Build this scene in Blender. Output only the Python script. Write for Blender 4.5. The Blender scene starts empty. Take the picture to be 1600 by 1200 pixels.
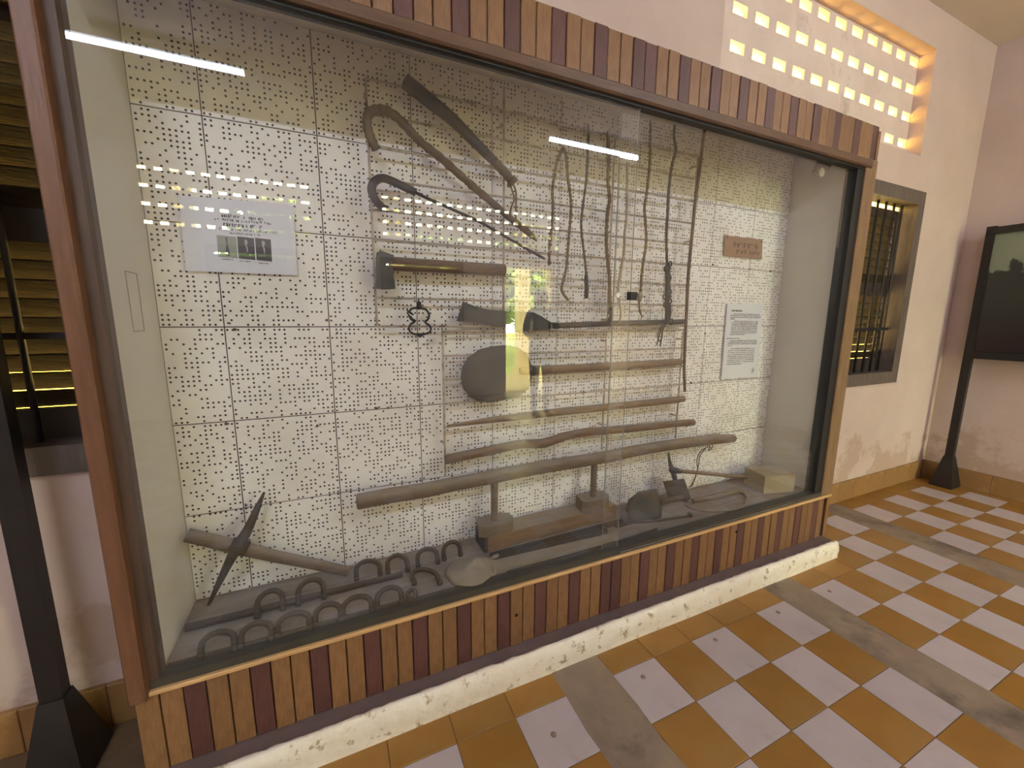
import bpy, bmesh, math, random
from mathutils import Vector, Matrix
random.seed(7)
SC = bpy.context.scene
COL = SC.collection

# ---------------------------------------------------------------- camera
cam_d = bpy.data.cameras.new('camera'); cam = bpy.data.objects.new('camera', cam_d); COL.objects.link(cam)
cam_d.sensor_fit = 'HORIZONTAL'; cam_d.sensor_width = 36.0
cam_d.lens = 626.11 / 1600 * 36.0
cam_d.clip_start = 0.02; cam_d.clip_end = 200
R_ = Vector((0.91233216, -0.40940515, 0.00612047)); U_ = Vector((0.05983698, 0.14810045, 0.98716047)); W_ = Vector((0.40505503, 0.90025201, -0.15961437))
cam.matrix_world = Matrix(((R_.x, U_.x, -W_.x, -1.08396), (R_.y, U_.y, -W_.y, -1.20498), (R_.z, U_.z, -W_.z, 1.309), (0, 0, 0, 1)))
SC.camera = cam

# ---------------------------------------------------------------- world, exposure
SKY_STRENGTH = 34.0
TUBE_STRENGTH = 185.0
world = bpy.data.worlds.new('daylight'); SC.world = world
world.use_nodes = True
bg = world.node_tree.nodes['Background']
bg.inputs[0].default_value = (0.95, 1.0, 0.64, 1); bg.inputs[1].default_value = SKY_STRENGTH
SC.view_settings.view_transform = 'Standard'; SC.view_settings.look = 'None'
SC.view_settings.exposure = 0.5; SC.view_settings.gamma = 1.0; SC.view_settings.use_curve_mapping = False
SC.cycles.use_denoising = True
SC.cycles.max_bounces = 10; SC.cycles.diffuse_bounces = 5; SC.cycles.glossy_bounces = 5
SC.cycles.transparent_max_bounces = 24; SC.cycles.transmission_bounces = 6
SC.cycles.sample_clamp_indirect = 6.0; SC.cycles.caustics_reflective = False; SC.cycles.caustics_refractive = False


def portal(loc, rot, sx, sy):
    l = bpy.data.lights.new('doorway_offscreen', 'AREA'); l.shape = 'RECTANGLE'; l.size = sx; l.size_y = sy
    l.cycles.is_portal = True
    o = bpy.data.objects.new('doorway_offscreen', l); COL.objects.link(o); o.location = loc; o.rotation_euler = rot
    return o


portal((2.15, -5.30, 1.12), (math.radians(90), 0, 0), 0.95, 2.25)


# ---------------------------------------------------------------- materials
def lin(c):
    return tuple((v / 255 / 12.92) if v / 255 <= 0.04045 else ((v / 255 + 0.055) / 1.055) ** 2.4 for v in c)


def nodes(m):
    m.use_nodes = True
    nt = m.node_tree
    return nt, nt.nodes, nt.links, nt.nodes['Principled BSDF']


def mat(name, c1, c2=None, scale=8.0, stretch=(1, 1, 1), rough=0.7, metal=0.0, bump=0.0, bscale=None, rnd=0.0, spec=0.5,
        c3=None, s3=2.0, t3=(0.5, 0.62), dust=None, dustamt=0.6, coat=0.0):
    m = bpy.data.materials.new(name)
    nt, N, L, P = nodes(m)
    P.inputs['Roughness'].default_value = rough; P.inputs['Metallic'].default_value = metal
    P.inputs['Specular IOR Level'].default_value = spec
    P.inputs['Coat Weight'].default_value = coat
    tc = N.new('ShaderNodeTexCoord'); mp = N.new('ShaderNodeMapping'); mp.inputs['Scale'].default_value = stretch
    L.new(tc.outputs['Object'], mp.inputs['Vector'])
    col = None
    nz = N.new('ShaderNodeTexNoise'); nz.inputs['Scale'].default_value = scale; nz.inputs['Detail'].default_value = 6
    nz.inputs['Roughness'].default_value = 0.6
    L.new(mp.outputs[0], nz.inputs['Vector'])
    oi = N.new('ShaderNodeObjectInfo')
    rp = N.new('ShaderNodeValToRGB'); rp.color_ramp.elements[0].position = 0.32; rp.color_ramp.elements[1].position = 0.68
    rp.color_ramp.elements[0].color = (*lin(c1), 1); rp.color_ramp.elements[1].color = (*lin(c2 or c1), 1)
    L.new(nz.outputs[0], rp.inputs[0]); col = rp.outputs[0]
    if c3:
        n3 = N.new('ShaderNodeTexNoise'); n3.inputs['Scale'].default_value = s3; n3.inputs['Detail'].default_value = 8; n3.inputs['Roughness'].default_value = 0.65
        L.new(tc.outputs['Object'], n3.inputs['Vector'])
        r3 = N.new('ShaderNodeMapRange'); r3.inputs[1].default_value = t3[0]; r3.inputs[2].default_value = t3[1]
        L.new(n3.outputs[0], r3.inputs[0])
        mx = N.new('ShaderNodeMix'); mx.data_type = 'RGBA'
        L.new(r3.outputs[0], mx.inputs[0]); L.new(col, mx.inputs[6]); mx.inputs[7].default_value = (*lin(c3), 1)
        col = mx.outputs[2]
    if rnd:
        mr = N.new('ShaderNodeMapRange'); mr.inputs[3].default_value = 1 - rnd; mr.inputs[4].default_value = 1 + rnd
        L.new(oi.outputs['Random'], mr.inputs[0])
        hs = N.new('ShaderNodeHueSaturation'); L.new(mr.outputs[0], hs.inputs['Value']); L.new(col, hs.inputs['Color'])
        col = hs.outputs[0]
    if dust:
        ge = N.new('ShaderNodeNewGeometry'); sx = N.new('ShaderNodeSeparateXYZ'); L.new(ge.outputs['Normal'], sx.inputs[0])
        md = N.new('ShaderNodeMapRange'); md.inputs[1].default_value = 0.1; md.inputs[2].default_value = 0.9; md.inputs[4].default_value = dustamt
        L.new(sx.outputs[2], md.inputs[0])
        mx = N.new('ShaderNodeMix'); mx.data_type = 'RGBA'
        L.new(md.outputs[0], mx.inputs[0]); L.new(col, mx.inputs[6]); mx.inputs[7].default_value = (*lin(dust), 1)
        col = mx.outputs[2]
    L.new(col, P.inputs['Base Color'])
    if bump:
        nb = N.new('ShaderNodeTexNoise'); nb.inputs['Scale'].default_value = bscale or scale * 2; nb.inputs['Detail'].default_value = 5
        L.new(mp.outputs[0], nb.inputs['Vector'])
        b = N.new('ShaderNodeBump'); b.inputs['Strength'].default_value = bump; b.inputs['Distance'].default_value = 0.01
        L.new(nb.outputs[0], b.inputs['Height']); L.new(b.outputs[0], P.inputs['Normal'])
    return m


DUST = (164, 153, 141)
M = {}
M['plaster'] = mat('wall_plaster', (236, 228, 222), (230, 220, 212), 3, rough=0.85, bump=0.12, bscale=40)
M['ceiling'] = mat('ceiling_paint', (228, 216, 206), (220, 208, 196), 2, rough=0.9)
M['vent'] = mat('vent_plaster', (222, 206, 200), (210, 192, 186), 4, rough=0.9, c3=(168, 150, 142), s3=3.5, t3=(0.6, 0.78), bump=0.15, bscale=50)
M['tile_o'] = mat('ochre_floor_tile', (140, 100, 42), (154, 112, 50), 5, rough=0.36, rnd=0.08, c3=(146, 116, 72), s3=2.2, t3=(0.52, 0.72), bump=0.03, bscale=30)
M['tile_w'] = mat('white_floor_tile', (190, 178, 182), (180, 168, 170), 6, rough=0.36, rnd=0.04, c3=(156, 140, 128), s3=3.0, t3=(0.6, 0.78), bump=0.03, bscale=30)
M['grout'] = mat('tile_grout', (120, 98, 70), (104, 84, 60), 20, rough=0.9)
M['cement'] = mat('cement_strip', (150, 132, 114), (128, 112, 96), 7, rough=0.75, c3=(88, 77, 68), s3=4, t3=(0.52, 0.7), bump=0.5, bscale=26)
M['skirt'] = mat('skirting_tile', (156, 118, 74), (140, 104, 62), 6, rough=0.45, rnd=0.06, c3=(176, 138, 96), s3=4)
M['curb'] = mat('whitewashed_kerb', (240, 234, 222), (230, 220, 203), 14, rough=0.5, c3=(158, 136, 106), s3=24, t3=(0.57, 0.66), bump=0.7, bscale=22)
M['ledge'] = mat('ledge_paint', (112, 96, 94), (100, 86, 84), 9, rough=0.7, bump=0.1, bscale=30)
M['slat_l'] = mat('light_brown_slat', (136, 101, 68), (116, 83, 52), 18, (6, 6, 1), rough=0.42, rnd=0.12, c3=(118, 80, 48), s3=14, t3=(0.55, 0.75), bump=0.25, bscale=60)
M['slat_d'] = mat('maroon_brown_slat', (96, 62, 56), (80, 50, 46), 18, (6, 6, 1), rough=0.42, rnd=0.12, c3=(104, 66, 50), s3=9, t3=(0.62, 0.8), bump=0.25, bscale=60)
M['mortar'] = mat('slat_joint', (58, 34, 22), (48, 28, 18), 20, rough=0.9)
M['wood_frame'] = mat('brown_frame_wood', (112, 76, 54), (96, 63, 43), 12, (5, 5, 0.6), rough=0.45, bump=0.1, bscale=30)
M['wood_mold'] = mat('moulding_wood', (100, 74, 56), (84, 60, 45), 12, (0.6, 5, 5), rough=0.5, bump=0.15, bscale=40)
M['wood_post'] = mat('tan_post_wood', (132, 104, 76), (114, 87, 60), 12, (5, 5, 0.6), rough=0.5, bump=0.1, bscale=30)
M['wood_inner'] = mat('dark_inner_post_wood', (84, 64, 52), (70, 52, 42), 12, (5, 5, 0.6), rough=0.55)
M['wood_strip'] = mat('pale_wood_nosing', (214, 176, 122), (190, 150, 100), 12, (0.5, 5, 5), rough=0.5)
M['dark_track'] = mat('dark_track', (64, 60, 52), (54, 50, 44), 10, rough=0.55)
M['black_track'] = mat('black_track', (24, 20, 20), (18, 15, 15), 10, rough=0.6)
M['panel_white'] = mat('case_side_board', (222, 217, 206), (214, 208, 196), 2, rough=0.75)
M['case_floor'] = mat('dusty_board', (146, 136, 129), (130, 120, 114), 6, (1, 8, 8), rough=0.9, c3=(156, 147, 140), s3=5, bump=0.1, bscale=30)
M['rod_white'] = mat('rusty_white_rod', (196, 184, 168), (170, 154, 136), 30, rough=0.6, c3=(110, 86, 64), s3=18, t3=(0.52, 0.66))
M['iron'] = mat('dark_iron', (54, 51, 50), (42, 39, 38), 24, rough=0.62, metal=0.3, bump=0.2, bscale=60)
M['iron_blade'] = mat('grey_iron_blade', (78, 75, 73), (66, 63, 61), 10, rough=0.7, metal=0.2, bump=0.08, bscale=40)
M['iron_rust'] = mat('dusty_rusty_iron', (60, 51, 46), (47, 40, 36), 24, rough=0.8, metal=0.1, bump=0.3, bscale=60, dust=DUST, dustamt=0.14)
M['black'] = mat('black_paint', (26, 24, 24), (20, 18, 18), 12, rough=0.45)
M['stand_black'] = mat('black_stand_paint', (34, 29, 28), (24, 20, 20), 8, rough=0.4)
M['black_leather'] = mat('black_rubber', (40, 37, 38), (30, 28, 28), 40, rough=0.6, bump=0.2, bscale=80)
M['old_wood'] = mat('weathered_wood', (114, 96, 80), (90, 74, 60), 14, (1, 7, 7), rough=0.85, bump=0.3, bscale=30, dust=DUST, dustamt=0.5)
M['bamboo'] = mat('brown_pole_wood', (130, 106, 82), (106, 84, 64), 16, (1, 8, 8), rough=0.75, bump=0.25, bscale=30, dust=DUST, dustamt=0.35)
M['brown_wood'] = mat('dark_brown_pole', (112, 86, 64), (88, 66, 50), 16, (1, 8, 8), rough=0.7, bump=0.25, bscale=30, dust=DUST, dustamt=0.3)
M['cane'] = mat('brown_rattan', (100, 82, 64), (80, 64, 50), 30, rough=0.7, bump=0.4, bscale=60)
M['cane_dark'] = mat('dark_rattan_cane', (102, 72, 46), (80, 56, 36), 30, rough=0.6, bump=0.3, bscale=60)
M['rope'] = mat('brown_fibre_rope', (128, 106, 76), (96, 76, 52), 60, rough=0.9, bump=0.6, bscale=120)
M['rope_grey'] = mat('pale_grey_cord', (158, 150, 138), (138, 128, 116), 60, rough=0.9, bump=0.5, bscale=120)
M['rope_dark'] = mat('dark_plaited_whip', (96, 86, 78), (74, 66, 60), 60, rough=0.75, bump=0.5, bscale=120)
M['box_wood'] = mat('brown_timber', (126, 96, 68), (104, 78, 54), 10, (1, 8, 8), rough=0.8, bump=0.2, bscale=30, dust=DUST, dustamt=0.6)
M['plank_grey'] = mat('grey_plank', (152, 140, 124), (134, 122, 106), 12, (1, 8, 8), rough=0.85, dust=DUST, dustamt=0.4)
M['dish'] = mat('dusty_metal_dish', (150, 136, 118), (132, 118, 100), 14, rough=0.85, dust=DUST, dustamt=0.5, bump=0.1)
M['carton'] = mat('pale_carton', (168, 152, 124), (152, 136, 108), 6, rough=0.8, dust=DUST, dustamt=0.4)
M['paper'] = mat('white_paper', (222, 222, 236), (216, 216, 230), 3, rough=0.55)
M['paper2'] = mat('white_paper_notice', (226, 226, 232), (220, 220, 226), 3, rough=0.6)
M['ink'] = mat('grey_ink', (92, 90, 104), rough=0.8)
M['ink_dark'] = mat('dark_ink', (66, 64, 74), rough=0.8)
M['photo_grey'] = mat('grey_print', (150, 152, 148), (138, 142, 138), 6, rough=0.5)
M['photo_dark'] = mat('dark_print', (74, 72, 78), (62, 60, 66), 6, rough=0.5)
M['photo_light'] = mat('light_print', (170, 168, 170), rough=0.5)
M['plaque'] = mat('brown_plaque', (152, 118, 90), (136, 102, 76), 14, (1, 6, 6), rough=0.6)
M['plaque_ink'] = mat('faded_plaque_lettering', (104, 78, 60), rough=0.8)
M['win_frame'] = mat('grey_brown_window_wood', (104, 92, 86), (88, 76, 70), 12, (4, 4, 0.6), rough=0.65, bump=0.2, bscale=40)
M['shutter'] = mat('shutter_slat_wood', (70, 60, 44), (54, 46, 34), 14, (1, 6, 6), rough=0.9, spec=0.1, bump=0.25, bscale=30)
M['shutter_d'] = mat('dark_shutter_frame', (58, 46, 40), (46, 36, 32), 12, rough=0.6)
M['bar_iron'] = mat('window_bar_iron', (36, 30, 36), (28, 24, 28), 20, rough=0.6)
M['sensor'] = mat('grey_plastic', (128, 118, 114), rough=0.45)
M['lock_black'] = mat('black_lock', (18, 16, 16), rough=0.35)
M['lock_white'] = mat('white_lock_plate', (236, 234, 224), rough=0.4)
M['white_enamel'] = mat('white_enamel', (232, 230, 226), rough=0.4)
M['rail_metal'] = mat('aluminium_rail', (196, 196, 198), (180, 180, 184), 20, rough=0.3, metal=1.0)
M['pane_edge'] = mat('cut_glass_edge', (158, 168, 160), (140, 150, 142), 30, rough=0.3)
M['pencil'] = mat('patch_outline', (172, 162, 148), rough=0.9)
M['hole'] = mat('dark_hole_disc', (14, 10, 8), rough=0.9)  # flat black painted in place of the shade inside a hole
M['leaf'] = mat('green_leaf', (112, 140, 60), (146, 168, 80), 3, rough=0.6, rnd=0.2)
M['palm'] = mat('palm_leaf', (156, 172, 90), (128, 152, 70), 3, rough=0.6)
M['bark'] = mat('tree_bark', (96, 80, 62), (76, 62, 48), 12, rough=0.9, bump=0.4)
M['lawn'] = mat('lawn_grass', (158, 166, 96), (140, 150, 80), 6, rough=0.95)
M['veranda'] = mat('veranda_tile', (214, 194, 160), (200, 180, 146), 8, rough=0.4, c3=(206, 180, 146), s3=6)
M['yellow_wall'] = mat('ochre_plaster', (192, 154, 56), (182, 144, 48), 2, rough=0.9)
M['pillar'] = mat('cream_pillar', (236, 222, 190), (226, 210, 176), 4, rough=0.85)
M['skin'] = mat('skin', (150, 108, 84), rough=0.6)
M['hair'] = mat('dark_hair', (36, 28, 26), rough=0.6)
M['shirt'] = mat('dark_shirt', (62, 60, 70), (54, 52, 60), 8, rough=0.85)
M['trousers'] = mat('dark_trousers', (54, 52, 58), (46, 44, 50), 8, rough=0.85)
M['roof'] = mat('grey_roof', (150, 138, 124), rough=0.9)


def damp_wall():
    m = mat('damp_wall_plaster', (204, 184, 177), (196, 175, 167), 3, rough=0.85, bump=0.15, bscale=40)
    nt, N, L, P = nodes(m)
    old = P.inputs['Base Color'].links[0].from_socket
    ge = N.new('ShaderNodeNewGeometry'); sp = N.new('ShaderNodeSeparateXYZ'); L.new(ge.outputs['Position'], sp.inputs[0])
    n = N.new('ShaderNodeTexNoise'); n.inputs['Scale'].default_value = 3.2; n.inputs['Detail'].default_value = 9; n.inputs['Roughness'].default_value = 0.62
    L.new(ge.outputs['Position'], n.inputs['Vector'])
    # flaking band above the skirting: noise + falling with height
    h = N.new('ShaderNodeMapRange'); h.inputs[1].default_value = 0.1; h.inputs[2].default_value = 0.95; h.inputs[3].default_value = 0.26; h.inputs[4].default_value = -0.12
    L.new(sp.outputs[2], h.inputs[0])
    ad = N.new('ShaderNodeMath'); ad.operation = 'ADD'; L.new(n.outputs[0], ad.inputs[0]); L.new(h.outputs[0], ad.inputs[1])
    st = N.new('ShaderNodeMapRange'); st.inputs[1].default_value = 0.66; st.inputs[2].default_value = 0.72; L.new(ad.outputs[0], st.inputs[0])
    mx = N.new('ShaderNodeMix'); mx.data_type = 'RGBA'; L.new(st.outputs[0], mx.inputs[0]); L.new(old, mx.inputs[6]); mx.inputs[7].default_value = (*lin((182, 158, 144)), 1)
    L.new(mx.outputs[2], P.inputs['Base Color'])
    return m


M['damp'] = damp_wall()


def perforated():
    m = bpy.data.materials.new('perforated_acoustic_board')
    nt, N, L, P = nodes(m)
    P.inputs['Roughness'].default_value = 0.85
    tc = N.new('ShaderNodeTexCoord'); oi = N.new('ShaderNodeObjectInfo')
    mp = N.new('ShaderNodeVectorMath'); mp.operation = 'SCALE'; mp.inputs[3].default_value = 21 / 0.303
    L.new(tc.outputs['Object'], mp.inputs[0])
    fl = N.new('ShaderNodeVectorMath'); fl.operation = 'FLOOR'; L.new(mp.outputs[0], fl.inputs[0])
    fr = N.new('ShaderNodeVectorMath'); fr.operation = 'FRACTION'; L.new(mp.outputs[0], fr.inputs[0])
    sub = N.new('ShaderNodeVectorMath'); sub.operation = 'SUBTRACT'; sub.inputs[1].default_value = (0.5, 0.5, 0.5); L.new(fr.outputs[0], sub.inputs[0])
    flat = N.new('ShaderNodeVectorMath'); flat.operation = 'MULTIPLY'; flat.inputs[1].default_value = (1, 0, 1); L.new(sub.outputs[0], flat.inputs[0])
    ln = N.new('ShaderNodeVectorMath'); ln.operation = 'LENGTH'; L.new(flat.outputs[0], ln.inputs[0])
    cell = N.new('ShaderNodeVectorMath'); cell.operation = 'MULTIPLY'; cell.inputs[1].default_value = (1, 0, 1); L.new(fl.outputs[0], cell.inputs[0])
    cb = N.new('ShaderNodeCombineXYZ'); mu = N.new('ShaderNodeMath'); mu.operation = 'MULTIPLY'; mu.inputs[1].default_value = 97.0
    L.new(oi.outputs['Random'], mu.inputs[0]); L.new(mu.outputs[0], cb.inputs[1])
    ad = N.new('ShaderNodeVectorMath'); ad.operation = 'ADD'; L.new(cell.outputs[0], ad.inputs[0]); L.new(cb.outputs[0], ad.inputs[1])
    wn = N.new('ShaderNodeTexWhiteNoise'); wn.noise_dimensions = '3D'; L.new(ad.outputs[0], wn.inputs['Vector'])
    th = N.new('ShaderNodeMath'); th.operation = 'LESS_THAN'; th.inputs[1].default_value = 0.5; L.new(wn.outputs['Value'], th.inputs[0])
    ds = N.new('ShaderNodeMapRange'); ds.inputs[1].default_value = 0.19; ds.inputs[2].default_value = 0.27; ds.inputs[3].default_value = 1; ds.inputs[4].default_value = 0
    L.new(ln.outputs['Value'], ds.inputs[0])
    dot = N.new('ShaderNodeMath'); dot.operation = 'MULTIPLY'; L.new(ds.outputs[0], dot.inputs[0]); L.new(th.outputs[0], dot.inputs[1])
    nz = N.new('ShaderNodeTexNoise'); nz.inputs['Scale'].default_value = 5; nz.inputs['Detail'].default_value = 7
    ge = N.new('ShaderNodeNewGeometry'); L.new(ge.outputs['Position'], nz.inputs['Vector'])
    rp = N.new('ShaderNodeValToRGB'); rp.color_ramp.elements[0].position = 0.3; rp.color_ramp.elements[1].position = 0.62
    rp.color_ramp.elements[0].color = (*lin((228, 222, 216)), 1); rp.color_ramp.elements[1].color = (*lin((242, 238, 234)), 1)
    L.new(nz.outputs[0], rp.inputs[0])
    # a few scuffed spots
    n2 = N.new('ShaderNodeTexNoise'); n2.inputs['Scale'].default_value = 9; n2.inputs['Detail'].default_value = 8; L.new(ge.outputs['Position'], n2.inputs['Vector'])
    r2 = N.new('ShaderNodeMapRange'); r2.inputs[1].default_value = 0.70; r2.inputs[2].default_value = 0.78; r2.inputs[4].default_value = 0.6; L.new(n2.outputs[0], r2.inputs[0])
    m0 = N.new('ShaderNodeMix'); m0.data_type = 'RGBA'; L.new(r2.outputs[0], m0.inputs[0]); L.new(rp.outputs[0], m0.inputs[6]); m0.inputs[7].default_value = (*lin((150, 132, 116)), 1)
    mx = N.new('ShaderNodeMix'); mx.data_type = 'RGBA'; L.new(dot.outputs[0], mx.inputs[0]); L.new(m0.outputs[2], mx.inputs[6]); mx.inputs[7].default_value = (*lin((34, 28, 24)), 1)
    L.new(mx.outputs[2], P.inputs['Base Color'])
    return m


M['perf'] = perforated()


def glass_mat():
    m = bpy.data.materials.new('case_glass'); m.use_nodes = True
    nt = m.node_tree; N = nt.nodes; L = nt.links
    for n in list(N): N.remove(n)
    out = N.new('ShaderNodeOutputMaterial')
    tr = N.new('ShaderNodeBsdfTransparent'); tr.inputs[0].default_value = (0.985, 0.99, 0.985, 1)
    gl = N.new('ShaderNodeBsdfGlossy'); gl.inputs['Roughness'].default_value = 0.0
    fr = N.new('ShaderNodeFresnel'); fr.inputs[0].default_value = 1.5
    ge = N.new('ShaderNodeNewGeometry')
    inv = N.new('ShaderNodeMath'); inv.operation = 'SUBTRACT'; inv.inputs[0].default_value = 1.0; L.new(ge.outputs['Backfacing'], inv.inputs[1])
    dbl = N.new('ShaderNodeMath'); dbl.operation = 'MULTIPLY'; dbl.inputs[1].default_value = 2.0; dbl.use_clamp = True; L.new(fr.outputs[0], dbl.inputs[0])
    f = N.new('ShaderNodeMath'); f.operation = 'MULTIPLY'; L.new(dbl.outputs[0], f.inputs[0]); L.new(inv.outputs[0], f.inputs[1])
    mx = N.new('ShaderNodeMixShader'); L.new(f.outputs[0], mx.inputs[0]); L.new(tr.outputs[0], mx.inputs[1]); L.new(gl.outputs[0], mx.inputs[2])
    # thin film of dust on the outer face
    df = N.new('ShaderNodeBsdfDiffuse'); df.inputs[0].default_value = (*lin((205, 198, 192)), 1)
    nz = N.new('ShaderNodeTexNoise'); nz.inputs['Scale'].default_value = 1.6; nz.inputs['Detail'].default_value = 6
    L.new(ge.outputs['Position'], nz.inputs['Vector'])
    mr = N.new('ShaderNodeMapRange'); mr.inputs[1].default_value = 0.35; mr.inputs[2].default_value = 0.75; mr.inputs[3].default_value = 0.012; mr.inputs[4].default_value = 0.055
    L.new(nz.outputs[0], mr.inputs[0])
    d2 = N.new('ShaderNodeMath'); d2.operation = 'MULTIPLY'; L.new(mr.outputs[0], d2.inputs[0]); L.new(inv.outputs[0], d2.inputs[1])
    m2 = N.new('ShaderNodeMixShader'); L.new(d2.outputs[0], m2.inputs[0]); L.new(mx.outputs[0], m2.inputs[1]); L.new(df.outputs[0], m2.inputs[2])
    L.new(m2.outputs[0], out.inputs[0])
    return m


M['glass'] = glass_mat()


def emit(name, c, s):
    m = bpy.data.materials.new(name); nt, N, L, P = nodes(m)
    P.inputs['Base Color'].default_value = (0.8, 0.8, 0.8, 1)
    P.inputs['Emission Color'].default_value = (*c, 1); P.inputs['Emission Strength'].default_value = s
    return m


M['tube'] = emit('lit_fluorescent_tube', (0.72, 0.80, 1.0), TUBE_STRENGTH)


def board_picture():
    # dark landscape print: pale grey-green sky above dark tree masses
    m = bpy.data.materials.new('dark_landscape_print'); nt, N, L, P = nodes(m); P.inputs['Roughness'].default_value = 0.35
    ge = N.new('ShaderNodeNewGeometry'); sp = N.new('ShaderNodeSeparateXYZ'); L.new(ge.outputs['Position'], sp.inputs[0])
    nz = N.new('ShaderNodeTexNoise'); nz.inputs['Scale'].default_value = 9; nz.inputs['Detail'].default_value = 3; L.new(ge.outputs['Position'], nz.inputs['Vector'])
    ma = N.new('ShaderNodeMath'); ma.operation = 'MULTIPLY_ADD'; ma.inputs[1].default_value = 0.34; L.new(nz.outputs[0], ma.inputs[0]); L.new(sp.outputs[2], ma.inputs[2])
    mr = N.new('ShaderNodeMapRange'); mr.inputs[1].default_value = 1.85; mr.inputs[2].default_value = 1.87; L.new(ma.outputs[0], mr.inputs[0])
    mx = N.new('ShaderNodeMix'); mx.data_type = 'RGBA'; L.new(mr.outputs[0], mx.inputs[0])
    mx.inputs[6].default_value = (*lin((50, 52, 50)), 1); mx.inputs[7].default_value = (*lin((126, 132, 116)), 1)
    mz = N.new('ShaderNodeMapRange'); mz.inputs[1].default_value = 1.5; mz.inputs[2].default_value = 1.15; L.new(sp.outputs[2], mz.inputs[0])
    m2 = N.new('ShaderNodeMix'); m2.data_type = 'RGBA'; L.new(mz.outputs[0], m2.inputs[0]); L.new(mx.outputs[2], m2.inputs[6]); m2.inputs[7].default_value = (*lin((40, 30, 32)), 1)
    L.new(m2.outputs[2], P.inputs['Base Color'])
    return m


M['print'] = board_picture()


# ---------------------------------------------------------------- mesh helpers
TS = 1.0     # tube thickness factor


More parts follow.
